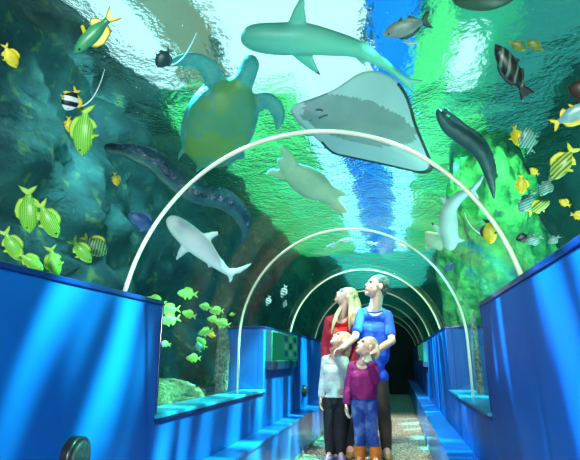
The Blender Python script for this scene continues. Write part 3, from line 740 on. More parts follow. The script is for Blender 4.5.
# the ray: a thick-centred disc with lifted wings, mouth, gill slits and a tail
M_RBEL = mat('ray_belly', (0.50, 0.66, 0.61, 1), (0.40, 0.58, 0.55, 1), 3.5, rough=0.45)
M_RCEN = mat('ray_belly_grey', (0.20, 0.30, 0.28, 1), (0.27, 0.38, 0.33, 1), 5, rough=0.45)
M_RBK = mat('ray_back', (0.02, 0.035, 0.035, 1), (0.05, 0.07, 0.06, 1), 8, rough=0.5)
def stingray():
    u0, v0, d, kn = 362, 122, 2.9, 0.30
    c = at_d(u0, v0, d); n = (-ray(u0, v0)*(1-kn) + V((0, 0, -1))*kn).normalized(); k = d/F_PX
    def on(pu, pv):
        r = ray(pu, pv); return CAM + r*((c-CAM).dot(n)/r.dot(n)) - c
    out = [(290, 111), (292, 106), (302, 102), (318, 97), (334, 91), (346, 84), (357, 77.5), (368, 74.5), (379, 75), (390, 79), (400, 86), (408, 97), (413, 110), (417, 125),
           (423, 140), (429, 154), (433, 165), (431, 172), (422, 174), (412, 172), (398, 169), (382, 165.5), (364, 162), (346, 158.5), (334, 156), (326, 150), (320, 143), (313, 137), (303, 127), (295, 119)]
    O = spl([o for o in out] + [out[0]], 121)[:-1]; N_ = len(O); RG = 16
    # a stout spine from snout to tail root: the disc is thickest along it
    bm = bmesh.new(); top, bot = [], []
    ax0, ax1 = on(296, 111), on(425, 163); ac0, ac1 = on(297, 105), on(424, 139)
    for s in range(RG+1):
        f = s/RG; rt, rb = [], []
        for (pu, pv) in O:
            qu, qv = u0+(pu-u0)*f, v0+(pv-v0)*f
            p = on(qu, qv)
            tt = max(0, min(1, (p-ax0).dot(ax1-ax0)/(ax1-ax0).length_squared)); dist = (p-ax0.lerp(ax1, tt)).length/k
            th = (1-f**2.2)*(3.0 + 9*math.exp(-(dist/16)**2)) + 0.5
            bend = 0.0055*dist*dist - 0.004*max(0, dist-30)**2
            rt.append(p - n*(th*0.9+bend)*k); rb.append(p + n*(th*0.55-bend)*k)
        if s == 0: top.append([bm.verts.new(rt[0])]); bot.append([bm.verts.new(rb[0])])
        else:
            top.append([bm.verts.new(p) for p in rt]); bot.append([bm.verts.new(p) for p in rb])
    def cap(g, mi, fl):
        for s in range(RG):
            for i in range(N_):
                j = (i+1) % N_
                q = [g[0][0], g[1][i], g[1][j]] if s == 0 else [g[s][i], g[s+1][i], g[s+1][j], g[s][j]]
                F = bm.faces.new(q[::-1] if fl else q); F.smooth = True
                m_ = mi
                if mi == 0:
                    pc = sum((w.co for w in q), V())/len(q)
                    pc = pc - n*pc.dot(n); tt = (pc-ac0).dot(ac1-ac0)/(ac1-ac0).length_squared
                    ds = (pc-ac0.lerp(ac1, max(0, min(1, tt)))).length/k
                    if ds < 20*math.sin(math.pi*min(1, max(0.0, tt*1.05+0.02)))**0.5 and 0.05 < tt < 0.95: m_ = 1
                    ang = i/N_
                    if s >= RG-1 and (0.33 < ang < 0.86): m_ = 2
                F.material_index = m_
    cap(bot, 0, False); cap(top, 2, True)
    for i in range(N_):
        j = (i+1) % N_; F = bm.faces.new((bot[-1][i], bot[-1][j], top[-1][j], top[-1][i])); F.material_index = 2; F.smooth = True
    def mark(px, w, lift):
        P = spl(px, 14); pts = [on(a, b) + n*(4.9+lift)*k for a, b in P]
        # sit the mark on the belly skin
        for i, p in enumerate(pts):
            tt = max(0, min(1, (p-ax0).dot(ax1-ax0)/(ax1-ax0).length_squared)); dist = ((p - n*(p.dot(n))) - ax0.lerp(ax1, tt)).length/k
            f = 0.6
            pts[i] = p - n*(4.9+lift)*k + n*((1-f**2.2)*(3.0+9*math.exp(-(dist/16)**2))*0.55+0.4+lift - 0.0055*dist*dist)*k
        loft(bm, pts, [w*k]*14, [0.8*k]*14, lambda i: n.cross(pts[min(i+1, 13)]-pts[max(i-1, 0)]), 8, 2)
    mark([(319, 117), (322, 115.5), (325, 114.5), (328, 114)], 0.8, 0.2)
    mark([(316, 109), (320, 108.5), (323, 110)], 0.8, 0.2); mark([(311, 119), (313, 118)], 0.6, 0.2)
    for i in range(5):
        mark([(335+6*i, 117+1.6*i), (338+6*i, 119+1.6*i)], 0.35, 0.0); mark([(331+6*i, 131+1.6*i), (334+6*i, 132+1.6*i)], 0.35, 0.0)
    tail = spl([(424, 166), (436, 170), (450, 178), (464, 190)], 16); pts = [on(a, b) - n*6*k for a, b in tail]
    loft(bm, pts, [(2.2-0.12*i)*k for i in range(16)], [(2.2-0.12*i)*k for i in range(16)], n.cross(pts[-1]-pts[0]), 10, 2)
    bmesh.ops.recalc_face_normals(bm, faces=bm.faces[:])
    return tag(obj('stingray', bm, [M_RBEL, M_RCEN, M_RBK], None, c), 'wide pale bellied ray with dark rim gliding above the first rib', 'ray')
stingray()
# ------------------------------------------------------------------ the family
M_SKIN = mat('skin', (0.72, 0.42, 0.33, 1), (0.64, 0.36, 0.29, 1), 9, rough=0.5, spec=0.4)
M_LIP = mat('lips', (0.55, 0.14, 0.14, 1), rough=0.4)
M_EYEB = mat('eye_dark', (0.02, 0.02, 0.025, 1), rough=0.15)
M_BLOND = mat('hair_blond', (0.78, 0.62, 0.34, 1), (0.50, 0.36, 0.17, 1), 60, rough=0.45, stretch=(1, 1, 0.12), bump=0.5, bscale=70)
M_BLOND2 = mat('hair_light_blond', (0.72, 0.58, 0.36, 1), (0.46, 0.34, 0.18, 1), 60, rough=0.45, stretch=(1, 1, 0.2), bump=0.5, bscale=70)
M_DKHAIR = mat('hair_dark', (0.035, 0.028, 0.024, 1), (0.14, 0.13, 0.13, 1), 70, rough=0.45, bump=0.5, bscale=90)
def cloth(name, c, c2=None, sc=30, **k): return mat(name, c, c2 or tuple(x*0.75 for x in c[:3])+(1,), sc, rough=0.8, bump=0.35, bscale=14, **k)
M_REDC = cloth('cloth_darkred', (0.40, 0.008, 0.03, 1)); M_RED = cloth('cloth_red', (0.80, 0.012, 0.012, 1))
M_BLUS = cloth('cloth_blue', (0.018, 0.11, 0.74, 1)); M_COLL = cloth('cloth_collar', (0.01, 0.04, 0.30, 1))
M_GRYS = cloth('cloth_grey', (0.60, 0.63, 0.60, 1), (0.48, 0.52, 0.50, 1)); M_MAG = cloth('cloth_magenta', (0.34, 0.006, 0.15, 1))
M_BLKT = cloth('cloth_black', (0.006, 0.006, 0.012, 1)); M_NAVY = cloth('cloth_navy', (0.012, 0.014, 0.04, 1))
M_JEAN = mat('denim', (0.02, 0.065, 0.34, 1), (0.22, 0.40, 0.72, 1), 7, rough=0.8, bump=0.3, bscale=60, contrast=(0.5, 0.72))
M_BROWN = mat('cloth_brown', (0.075, 0.048, 0.028, 1), (0.022, 0.018, 0.02, 1), 6, rough=0.8)
M_ORNG = mat('boot_orange', (0.85, 0.24, 0.015, 1), (0.7, 0.18, 0.01, 1), 20, rough=0.45)
M_PURP = mat('shoe_purple', (0.30, 0.16, 0.72, 1), (0.55, 0.38, 0.85, 1), 30, rough=0.5); M_TANS = mat('shoe_tan', (0.50, 0.34, 0.10, 1), (0.35, 0.22, 0.06, 1), 20, rough=0.6)
M_SOLE = mat('shoe_sole', (0.03, 0.03, 0.03, 1), rough=0.7); M_DKSH = mat('shoe_dark', (0.015, 0.015, 0.02, 1), rough=0.5)
M_BTN = mat('button_dark', (0.05, 0.005, 0.01, 1), rough=0.3)

def G(u, Y, z):
    lo, hi = 0.0, 900.0
    for _ in range(40):
        m = (lo+hi)/2
        if at_y(u, m, Y).z > z: lo = m
        else: hi = m
    return at_y(u, lo, Y)
def hand(bm, w, d, palm, s=1.0, thumb=1, curl=0.5):
    """Palm, four unequal bent fingers and a thumb leaving the side of the palm."""
    d = d.normalized(); palm = (palm - d*palm.dot(d)).normalized(); x = d.cross(palm).normalized()*thumb
    for i in range(4):
        a = (i-1.5)*0.019*s
        capsule(bm, w + x*a*0.6 + d*0.012*s, 0.015*s, w + x*a + d*0.080*s, 0.0115*s, 10)
    for i, ln in enumerate((0.066, 0.078, 0.073, 0.056)):       # little finger is the last
        a = (1.5-i)*0.020*s
        p = w + x*a + d*0.082*s; an = 0.2*curl; L = ln*s
        for j, fr in enumerate((0.45, 0.32, 0.23)):
            an += curl*(0.55 + 0.15*j)
            dd = d*math.cos(an) + palm*math.sin(an) + x*0.06*(1.5-i)
            q = p + dd.normalized()*L*fr
            capsule(bm, p, (0.0090-0.0009*j)*s, q, (0.0083-0.0009*j)*s, 8); p = q
    p = w + x*0.024*s + d*0.022*s
    q = p + (x*0.75 + d*0.6 + palm*0.35)*0.034*s; r = q + (x*0.25 + d*0.8 + palm*0.5)*0.028*s
    capsule(bm, p, 0.0125*s, q, 0.0105*s, 8); capsule(bm, q, 0.010*s, r, 0.008*s, 8)
def head_matrix(f):
    f = V(f).normalized(); r = f.cross(V((0, 0, 1))).normalized(); u = r.cross(f)
    return Matrix((r, f, u)).transposed()
def person(lab, Y, J, s, hs, face, opt):
    root_xy = (J['an'][0] + J['an'][1])/2; root = V((root_xy.x, root_xy.y, 0))
    e = tag(empty('person', root), lab, 'person', 'family of four')
    j = {k: [p-root for p in v] if isinstance(v, (list, tuple)) else v-root for k, v in J.items()}
    M = head_matrix(face); hc = j['head']
    S = [V(p) for p in j['sh']]; H = [V(p) for p in j['hip']]
    mid = (S[0]+S[1])/2; pel = (H[0]+H[1])/2; wid = (S[1]-S[0])
    neck = mid + V((0, 0, 0.035*s))
    fem = opt.get('fem', 0)
    def torso(bm, g):
        ch = mid.lerp(pel, 0.28); wa = mid.lerp(pel, 0.66)
        capsule(bm, mid - wid*0.30 - V((0, 0, 0.03*s)), 0.062*s+g, mid + wid*0.30 - V((0, 0, 0.03*s)), 0.062*s+g)
        capsule(bm, ch - wid*0.24, 0.098*s+g, ch + wid*0.24, 0.098*s+g)
        capsule(bm, ch - wid*0.2, 0.098*s+g, wa - wid*0.18, opt.get('waist', 0.088)*s+g); capsule(bm, ch + wid*0.2, 0.098*s+g, wa + wid*0.18, opt.get('waist', 0.088)*s+g)
        capsule(bm, wa, 0.1*s+g, pel, 0.105*s+g)
        capsule(bm, H[0], (0.092 if fem else 0.084)*s+g, H[1], (0.092 if fem else 0.084)*s+g)
        for a in (0, 1):
            capsule(bm, mid.lerp(S[a], 0.75) - V((0, 0, 0.015*s)), 0.056*s+g, S[a], 0.041*s+g)
            capsule(bm, mid + V((0, 0.015*s, 0.060*s)) + (S[a]-mid)*0.2, 0.034*s+g*0.6, S[a] + V((0, 0.005, 0.008*s)), 0.030*s+g*0.6)
        if fem:
            for a in (-1, 1): ellip(bm, ch + wid*0.17*a + V((0, -0.075*s, 0.0)), (0.062*s+g, 0.055*s+g, 0.062*s+g))
    def arm(bm, a, g, f=1.0, hnd=False):
        sh, el, wr = S[a], j['el'][a], j['wr'][a]
        rs, re, rw = 0.041*s+g, 0.037*s+g, 0.026*s+g
        if f <= 0.5:
            t = f*2; capsule(bm, sh, rs, sh.lerp(el, t), rs+(re-rs)*t)
        else:
            t = (f-0.5)*2; capsule(bm, sh, rs, el, re); capsule(bm, el, re, el.lerp(wr, t*0.45), re*0.98); capsule(bm, el.lerp(wr, t*0.4), re, el.lerp(wr, t), re+(rw-re)*t)
        if hnd:
            hd = j['hd'][a]; hand(bm, wr, hd-wr, V(opt['palm'][a]), opt.get('hsz', s), opt['thumb'][a], opt['curl'][a])
    def leg(bm, a, g, cut=None):
        kn, an = j['kn'][a], j['an'][a]
        capsule(bm, H[a], 0.080*s+g, kn, 0.058*s+g); capsule(bm, kn, 0.056*s+g, kn.lerp(an, 0.35), 0.057*s+g); capsule(bm, kn.lerp(an, 0.35), 0.057*s+g, an, 0.040*s+g)
    # body: one continuous skin with head and hands
    bm = bmesh.new(); torso(bm, 0)
    for a in (0, 1): arm(bm, a, 0, 1, True); leg(bm, a, 0); capsule(bm, j['an'][a], 0.036*s, j['an'][a] + V((j['toe'][a]-j['an'][a]))*0.85, 0.026*s)
    capsule(bm, neck, 0.062*s, hc + M @ V((0, -0.03, -0.05))*hs, 0.058*hs)
    capsule(bm, mid + V((0, 0.02*s, 0.02*s)), 0.075*s, mid.lerp(hc, 0.35) + V((0, 0.015*s, 0)), 0.060*s)
    hp = lambda x, y, z: hc + M @ V((x, y, z))*hs
    R_ = lambda a, b, c: (a*hs, b*hs, c*hs)
    ellip(bm, hp(0, -0.012, 0.03), R_(0.075, 0.096, 0.088), M); ellip(bm, hp(0, 0.03, -0.035), R_(0.060, 0.066, 0.078), M)
    ellip(bm, hp(0, 0.066, -0.092), R_(0.027, 0.024, 0.022), M); ellip(bm, hp(0, 0.02, -0.07), R_(0.052, 0.055, 0.045), M)
    capsule(bm, hp(0, 0.083, 0.015), 0.009*hs, hp(0, 0.102, -0.021), 0.0125*hs)
    ellip(bm, hp(0, 0.078, 0.032), R_(0.045, 0.018, 0.012), M)
    ellip(bm, hp(0, 0.088, -0.055), R_(0.024, 0.014, 0.007), M); ellip(bm, hp(0, 0.086, -0.066), R_(0.021, 0.013, 0.008), M)
    for sx in (-1, 1):
        ellip(bm, hp(0.034*sx, 0.056, -0.024), R_(0.027, 0.020, 0.024), M); ellip(bm, hp(0.077*sx, -0.012, -0.004), R_(0.011, 0.021, 0.032), M)
    me = remesh(bm, opt.get('voxel', 0.0060), 2)
    lips = [hp(0, 0.096, -0.060)]
    paint(me, lambda p, n: 1 if (p-lips[0]).length < 0.022*hs and abs((M.transposed() @ (p-lips[0])).z) < 0.010*hs else 0)
    bm = bmesh.new(); bm.from_mesh(me)
    for sx in (-1, 1): ellip(bm, hp(0.031*sx, 0.080, 0.012), R_(0.013, 0.010, 0.007), M, 10, 2)
    bm.to_mesh(me); bm.free()
    obj('body', me, [M_SKIN, M_LIP, M_EYEB], e)
    # clothes
    def cut(me, z, keep_above=True):
        bm = bmesh.new(); bm.from_mesh(me)
        bmesh.ops.bisect_plane(bm, geom=bm.verts[:]+bm.edges[:]+bm.faces[:], plane_co=(0, 0, z), plane_no=(0, 0, -1 if keep_above else 1), clear_outer=True)
        return bm
    def top(name, m, g, hem, sleeve, neckcut=0.02, front_open=0, sleeves=True):
        bm = bmesh.new(); torso(bm, g); me = remesh(bm, 0.008, 4)
        bm = cut(me, hem)
        # neckline: a round opening that leans to the front
        dl = [f for f in bm.faces if ((f.calc_center_median() - (neck + V((0, -0.035*s, neckcut)))).length < 0.085*s)]
        if front_open: dl = list(set(dl + [f for f in bm.faces if f.normal.y < -0.15 and abs(f.calc_center_median().x - mid.x) < front_open]))
        bmesh.ops.delete(bm, geom=dl, context='FACES')
        for _ in range(8):      # a clean hem and neckline
            bd = {v: [e.other_vert(v).co.copy() for e in v.link_edges if e.is_boundary] for v in bm.verts if v.is_boundary}
            for v, nb in bd.items():
                if len(nb) == 2: v.co = v.co*0.5 + (nb[0]+nb[1])*0.25
        if sleeves:
            for a in (0, 1): arm(bm, a, g, sleeve)
        for f in bm.faces: f.smooth = True
        o = obj(name, bm, m, e); sd = o.modifiers.new('thick', 'SOLIDIFY'); sd.thickness = 0.004; sd.offset = 0
        return o
    def trousers(m, g, zc, name='trousers'):
        bm = bmesh.new(); capsule(bm, H[0], 0.080*s+g, H[1], 0.080*s+g); capsule(bm, pel, 0.104*s+g, pel+V((0, 0, 0.05*s)), 0.10*s+g)
        for a in (0, 1): leg(bm, a, g + 0.004)
        return obj(name, cut(remesh(bm, 0.008, 3), zc), m, e)
    def shoes(m, shaft=0.0, lab=None, sole=M_SOLE):
        for a in (0, 1):
            an, toe = j['an'][a], j['toe'][a]; f = V((toe.x-an.x, toe.y-an.y, 0)).normalized()
            bm = bmesh.new(); h = V((an.x, an.y, 0.035*s)) - f*0.035*s
            capsule(bm, h, 0.036*s, V((toe.x, toe.y, 0.032*s)), 0.032*s); capsule(bm, an - V((0, 0, 0.02*s)), 0.050*s, V((an.x, an.y, 0.04*s)), 0.045*s)
            capsule(bm, h + f*0.06*s, 0.045*s, V((toe.x, toe.y, 0.03*s)) - f*0.02, 0.036*s)
            if shaft: capsule(bm, an, 0.070*s, an + V((0, 0, shaft+0.04)), 0.080*s)
            me = remesh(bm, 0.006, 2); bm = cut(me, 0.012)
            if shaft:
                bmesh.ops.bisect_plane(bm, geom=bm.verts[:]+bm.edges[:]+bm.faces[:], plane_co=(0, 0, an.z+shaft), plane_no=(0, 0, 1), clear_outer=True)
            o = obj('boot' if shaft else 'shoe', bm, m, e)
            if lab: o['label'] = lab
            bm = bmesh.new(); n = 20; ring = []
            for q in range(n):
                t = 2*math.pi*q/n; c = (h + V((toe.x, toe.y, 0)))/2; L = ((V((toe.x, toe.y, 0))-h).length + 0.085*s)/2
                ring.append((c.x + f.x*L*math.cos(t) - f.y*0.044*s*math.sin(t), c.y + f.y*L*math.cos(t) + f.x*0.044*s*math.sin(t)))
            a_ = [bm.verts.new((x, y, 0.0)) for x, y in ring]; b_ = [bm.verts.new((x, y, 0.014)) for x, y in ring]
            for q in range(n): bm.faces.new((a_[q], a_[(q+1) % n], b_[(q+1) % n], b_[q]))
            bm.faces.new(a_[::-1]); bm.faces.new(b_)
            obj('sole', bm, sole, o)
    def hair(m, locks, cap=(0.081, 0.094, 0.090), co=(0, -0.026, 0.042), low=True):
        bm = bmesh.new(); ellip(bm, hp(*co), R_(*cap), M, 24)
        if low: ellip(bm, hp(0, -0.055, -0.005), R_(0.068, 0.055, 0.075), M, 20)
        for L in locks:
            pts = [V(p[:3]) for p in spl([tuple(q[0]-root)+(q[1],) for q in L], 16)]; rr = [p[3] for p in spl([tuple(q[0]-root)+(q[1],) for q in L], 16)]
            loft(bm, pts, rr, [r*0.75 for r in rr], V((1, 0.2, 0)), 10)
        return obj('hair', remesh(bm, 0.006, 2), m, e)
    return dict(e=e, top=top, trousers=trousers, shoes=shoes, hair=hair, root=root, mid=mid, neck=neck, hp=hp, M=M, hc=hc, s=s, pel=pel, j=j)

# man -----------------------------------------------------------------
YM = 4.98
P_ = lambda u, v, dy=0.0, Y=YM: at_y(u, v, Y+dy)
J = dict(head=P_(376.5, 287), sh=[P_(362, 313.5, 0.0), P_(387.5, 315.5, 0.03)], el=[P_(355, 337, -0.14), P_(392, 341, -0.12)], wr=[P_(342, 348.5, -0.36), P_(374, 352.5, -0.40)],
         hd=[P_(334.5, 352, -0.41), P_(365.5, 356, -0.47)], hip=[P_(366.5, 376), P_(379, 377)], kn=[P_(360, 412, -0.02), P_(384, 412, -0.02)],
         an=[G(351, YM, 0.085), G(386.5, YM-0.02, 0.085)], toe=[G(349, YM-0.15, 0.035), G(388.5, YM-0.17, 0.035)])
p = person('man in a blue T-shirt looking up, one arm round the children', YM, J, 1.0, 1.10, (-0.86, -0.40, 0.34),
           dict(palm=[(0.2, -0.5, -0.8), (-0.1, -0.3, -0.9)], thumb=[1, -1], curl=[0.6, 0.45], waist=0.100))
p['top']('shirt', M_BLUS, 0.011, p['pel'].z - 0.13, 0.36)
t = p['trousers'](M_BROWN, 0.006, 0.045)
p['shoes'](M_TANS); p['hair'](M_DKHAIR, [])
bm = bmesh.new(); c = p['neck']; pts = [c + V((0.083*math.cos(a), -0.022 + 0.074*math.sin(a), 0.004 + 0.028*math.sin(a))) for a in [2*math.pi*i/28 for i in range(29)]]
loft(bm, pts, [0.008]*29, [0.006]*29, V((0, 0, 1)), 8); obj('collar', bm, M_COLL, p['e'])
# woman ---------------------------------------------------------------
YW = 5.20
W_ = lambda u, v, dy=0.0: at_y(u, v, YW+dy)
J = dict(head=W_(346, 297), sh=[W_(329.5, 321, -0.02), W_(353, 320, 0.02)], el=[W_(325.5, 346, 0.0), W_(356, 345, 0.05)], wr=[W_(327, 366, -0.05), W_(352, 366, -0.04)],
         hd=[W_(329, 373, -0.08), W_(350, 373, -0.06)], hip=[W_(333.5, 376), W_(347.5, 376)], kn=[W_(334, 413), W_(345, 413)],
         an=[G(333.5, YW, 0.08), G(343.5, YW, 0.08)], toe=[G(332.5, YW-0.13, 0.032), G(343, YW-0.14, 0.032)])
p = person('woman in red with long blond hair, head tilted back', YW, J, 0.90, 1.0, (-0.80, -0.30, 0.62),
           dict(fem=1, palm=[(0.6, -0.3, 0), (-0.6, -0.3, 0)], thumb=[1, -1], curl=[0.5, 0.5]))
p['top']('blouse', M_RED, 0.010, p['pel'].z - 0.05, 0.2, 0.0, sleeves=False)
p['top']('cardigan', M_REDC, 0.018, p['pel'].z - 0.12, 0.95, 0.0, front_open=0.065)
p['trousers'](M_BLKT, 0.010, 0.045, 'trousers'); p['shoes'](M_DKSH)
p['hair'](M_BLOND, [
    [(W_(351, 293, 0.02), 0.055), (W_(355.5, 303, 0.0), 0.058), (W_(356.5, 313, -0.06), 0.052), (W_(355.5, 322, -0.11), 0.038), (W_(354.5, 330, -0.10), 0.008)],
    [(W_(350, 296, -0.06), 0.035), (W_(351.5, 306, -0.08), 0.034), (W_(351, 316, -0.11), 0.034), (W_(350, 325, -0.12), 0.022), (W_(349.5, 331, -0.12), 0.005)],
    [(W_(354, 296, 0.04), 0.04), (W_(354, 310, 0.06), 0.05), (W_(349, 322, 0.09), 0.04), (W_(346, 334, 0.1), 0.02)],
    [(W_(345, 303, 0.03), 0.02), (W_(339.5, 310, -0.06), 0.024), (W_(335.5, 318, -0.11), 0.022), (W_(333, 326, -0.13), 0.016), (W_(331.5, 334, -0.13), 0.005)]])
# child in grey --------------------------------------------------------
YA = 4.78
A_ = lambda u, v, dy=0.0: at_y(u, v, YA+dy)
J = dict(head=A_(341, 340.5), sh=[A_(326, 360), A_(344.5, 361)], el=[A_(324, 379, 0.0), A_(346.5, 374, -0.06)], wr=[A_(321.5, 396, -0.02), A_(336.5, 357.5, -0.15)],
         hd=[A_(321, 403, -0.03), A_(333.5, 350.5, -0.17)], hip=[A_(330, 401), A_(341, 401)], kn=[A_(329.5, 427), A_(341, 427)],
         an=[G(330, YA, 0.065), G(341, YA, 0.065)], toe=[G(327, YA-0.12, 0.028), G(342, YA-0.13, 0.028)])
p = person('child in a pale grey sweater and black trousers holding a hand up', YA, J, 0.70, 0.86, (-0.62, -0.35, 0.70),
           dict(palm=[(0.9, -0.2, 0), (0.3, -0.9, 0)], thumb=[1, -1], curl=[0.35, 0.7], hsz=0.88, voxel=0.0042, waist=0.1))
p['top']('sweater', M_GRYS, 0.016, A_(335, 397).z, 0.97, 0.0)
p['trousers'](M_BLKT, 0.012, 0.05); p['shoes'](M_PURP, 0, 'purple shoe')
p['hair'](M_BLOND2, [[(A_(346, 339, 0.02), 0.04), (A_(348, 346, 0.04), 0.04), (A_(347, 354, 0.05), 0.03), (A_(346, 360, 0.06), 0.012)], [(A_(344, 345, 0.06), 0.04), (A_(342, 354, 0.08), 0.03)]])
# child in magenta -----------------------------------------------------
YB = 4.62
B_ = lambda u, v, dy=0.0: at_y(u, v, YB+dy)
J = dict(head=B_(366.5, 347), sh=[B_(352.5, 366.5), B_(373, 366.5)], el=[B_(349, 387, 0.0), B_(375.5, 380, -0.07)], wr=[B_(346.5, 403, -0.03), B_(370, 363.5, -0.16)],
         hd=[B_(346.5, 411, -0.04), B_(367, 356, -0.17)], hip=[B_(358, 404), B_(370.5, 404)], kn=[B_(360, 432), B_(372, 432)],
         an=[G(360, YB, 0.07), G(375.5, YB, 0.07)], toe=[G(358.5, YB-0.13, 0.03), G(376, YB-0.14, 0.03)])
p = person('child in a magenta sweater, jeans and orange boots, nearest the camera', YB, J, 0.72, 0.88, (-0.70, -0.45, 0.52),
           dict(palm=[(0.9, -0.2, 0), (0.3, -0.9, 0.1)], thumb=[1, -1], curl=[0.4, 0.7], hsz=0.88, voxel=0.0042, waist=0.1))
p['top']('sweater', M_MAG, 0.015, B_(365, 398.5).z, 0.97, 0.0)
p['trousers'](M_JEAN, 0.008, 0.13); p['shoes'](M_ORNG, 0.09, 'orange boot')
p['hair'](M_BLOND2, [[(B_(371, 342, 0.03), 0.04), (B_(376, 347, 0.0), 0.035), (B_(377, 354, -0.03), 0.028), (B_(376, 360, -0.04), 0.010)], [(B_(372, 350, 0.05), 0.045), (B_(371, 360, 0.07), 0.03)]])
# ------------------------------------------------------------------ light
w = bpy.data.worlds.new('world'); SC.world = w; w.use_nodes = True
bg = w.node_tree.nodes['Background']; bg.inputs['Color'].default_value = (0.25, 0.62, 0.75, 1); bg.inputs['Strength'].default_value = 0.10
def spot(name, loc, tgt, energy, col, size=70, blend=0.6, radius=0.03, gobo=None, doors=0):
    l = bpy.data.lights.new(name, 'SPOT'); l.energy = energy; l.color = col; l.spot_size = math.radians(size); l.spot_blend = blend
    l.shadow_soft_size = radius
    o = bpy.data.objects.new(name, l); COL.objects.link(o); o.location = loc
    o.rotation_euler = (V(tgt)-V(loc)).to_track_quat('-Z', 'Y').to_euler()
    if gobo:     # noise in the lamp stands in for streaks from ripples
        sc, st, lo, hi, seed, ang = gobo
        l.use_nodes = True; nt = l.node_tree; N, L = nt.nodes, nt.links
        em = N['Emission']; tc = N.new('ShaderNodeTexCoord'); mp = N.new('ShaderNodeMapping')
        mp.vector_type = 'TEXTURE'; mp.inputs['Scale'].default_value = [1/q for q in st]; mp.inputs['Location'].default_value = (seed, seed*0.7, 0); mp.inputs['Rotation'].default_value = (0, 0, math.radians(ang))
        nz = N.new('ShaderNodeTexNoise'); nz.inputs['Scale'].default_value = sc; nz.inputs['Detail'].default_value = 1.0
        rp = N.new('ShaderNodeMapRange'); rp.inputs['From Min'].default_value = lo; rp.inputs['From Max'].default_value = hi
        rp.inputs['To Min'].default_value = 0.04; rp.inputs['To Max'].default_value = 1.0
        L.new(tc.outputs['Normal'], mp.inputs['Vector']); L.new(mp.outputs[0], nz.inputs['Vector'])
        L.new(nz.outputs['Fac'], rp.inputs['Value'])
        if doors:    # barn doors keep the beam on the wall
            sx = N.new('ShaderNodeSeparateXYZ'); L.new(tc.outputs['Normal'], sx.inputs[0])
            ab = N.new('ShaderNodeMath'); ab.operation = 'ABSOLUTE'; L.new(sx.outputs['Y'], ab.inputs[0])
            bd = N.new('ShaderNodeMapRange'); bd.interpolation_type = 'SMOOTHSTEP'
            for q, x_ in zip(('From Min', 'From Max', 'To Min', 'To Max'), (doors, doors*1.35, 1.0, 0.0)): bd.inputs[q].default_value = x_
            ml = N.new('ShaderNodeMath'); ml.operation = 'MULTIPLY'
            L.new(ab.outputs[0], bd.inputs['Value']); L.new(bd.outputs[0], ml.inputs[0]); L.new(rp.outputs[0], ml.inputs[1])
            L.new(ml.outputs[0], em.inputs['Strength'])
        else: L.new(rp.outputs[0], em.inputs['Strength'])
    return o
def area(name, loc, tgt, energy, col, sx, sy):
    l = bpy.data.lights.new(name, 'AREA'); l.shape = 'RECTANGLE'; l.size = sx; l.size_y = sy; l.energy = energy; l.color = col
    o = bpy.data.objects.new(name, l); COL.objects.link(o); o.location = loc
    o.rotation_euler = (V(tgt)-V(loc)).to_track_quat('-Z', 'Y').to_euler(); return o
LC = (0.22, 1.0, 0.72)
spot('spot_left_near', (1.5, 1.5, 3.9), (-1.11, 1.5, 0.7), 40000, LC, 50, 0.5, 0.03, (4.6, (3.4, 0.9, 1), 0.53, 0.72, 1.3, -33), 0.125)
spot('spot_left_far', (1.2, 4.6, 3.9), (-1.11, 5.0, 0.66), 40000, LC, 72, 0.5, 0.03, (4.0, (4.5, 1, 1), 0.48, 0.70, 4.1, -8), 0.12)
spot('spot_left_mid', (1.2, 3.2, 3.9), (-1.11, 3.3, 0.42), 26000, LC, 50, 0.5, 0.03, (4.4, (4.0, 0.9, 1), 0.48, 0.68, 9.4, -10), 0.10)
spot('spot_right_near', (-2.0, 2.2, 3.9), (0.43, 2.2, 0.66), 42000, (0.07, 0.7, 0.9), 56, 0.5, 0.03, (4.6, (5, 0.5, 1), 0.49, 0.70, 7.7, 6), 0.11)
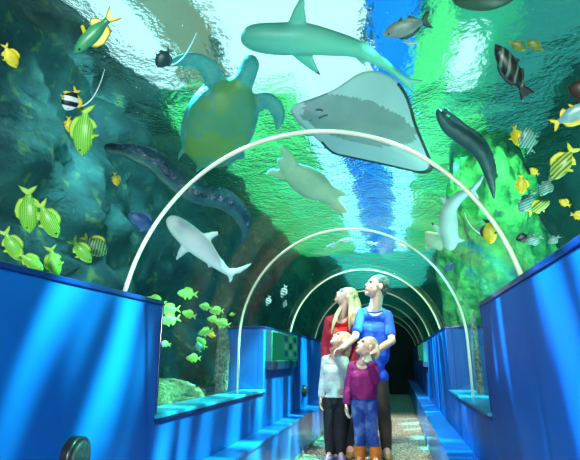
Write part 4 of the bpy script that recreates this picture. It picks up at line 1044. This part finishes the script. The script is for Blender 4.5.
spot('spot_right_far', (-1.8, 5.4, 3.9), (0.43, 5.6, 0.62), 42000, (0.12, 0.85, 0.9), 66, 0.5, 0.03, (4.0, (4.5, 1, 1), 0.48, 0.70, 2.2, 8), 0.10)
spot('spot_rock_right', (0.6, 3.6, 3.95), (1.05, 5.0, 1.9), 2500, (0.5, 1.0, 0.5), 62, 0.6, 0.08, (5, (1, 1, 1), 0.35, 0.6, 5.0, 0))
spot('spot_rock_left', (-1.7, 2.8, 3.95), (-2.2, 3.9, 1.2), 3400, (0.45, 0.95, 1.0), 100, 0.9, 0.15, (11, (1, 1, 1), 0.45, 0.6, 3.0, 0))
spot('spot_family', (-1.6, 3.1, 3.95), (-0.3, 4.7, 0.9), 2100, (1.0, 0.97, 0.97), 46, 0.6, 0.12)
area('fill_behind_camera', (-0.34, -1.0, 1.25), (-0.34, 4.8, 1.35), 85, (0.85, 0.97, 0.92), 0.6, 0.3)  # unseen fill added behind the camera for fish and family
vs_ = SC.view_settings; vs_.view_transform = 'Standard'; vs_.look = 'None'; vs_.exposure = 0.0; vs_.gamma = 1.0; vs_.use_curve_mapping = False
SC.cycles.caustics_reflective = False; SC.cycles.caustics_refractive = False
SC.cycles.sample_clamp_indirect = 6.0; SC.cycles.transparent_max_bounces = 24; SC.cycles.max_bounces = 8; SC.cycles.volume_bounces = 1

area('tank_fill_left', (-2.1, 1.7, 0.62), (-1.6, 2.1, 3.0), 24, (0.7, 1.0, 0.95), 0.4, 2.0)  # unseen fill added on the tank bed to light the bellies
area('tank_fill_right', (1.4, 2.8, 0.64), (1.5, 3.0, 3.0), 75, (0.50, 1.0, 0.95), 0.6, 3.0)  # unseen fill added on the right bed for animals and rock
spot('spot_floor_near', (0.15, 4.3, 3.95), (-0.2, 4.5, 0), 2900, (1.0, 0.80, 0.66), 42, 0.8, 0.2)  # this spot and the next are added to brighten the gravel
spot('spot_floor_far', (-0.34, 7.4, 3.95), (-0.34, 7.4, 0), 4200, (1.0, 0.80, 0.66), 46, 0.8, 0.2)
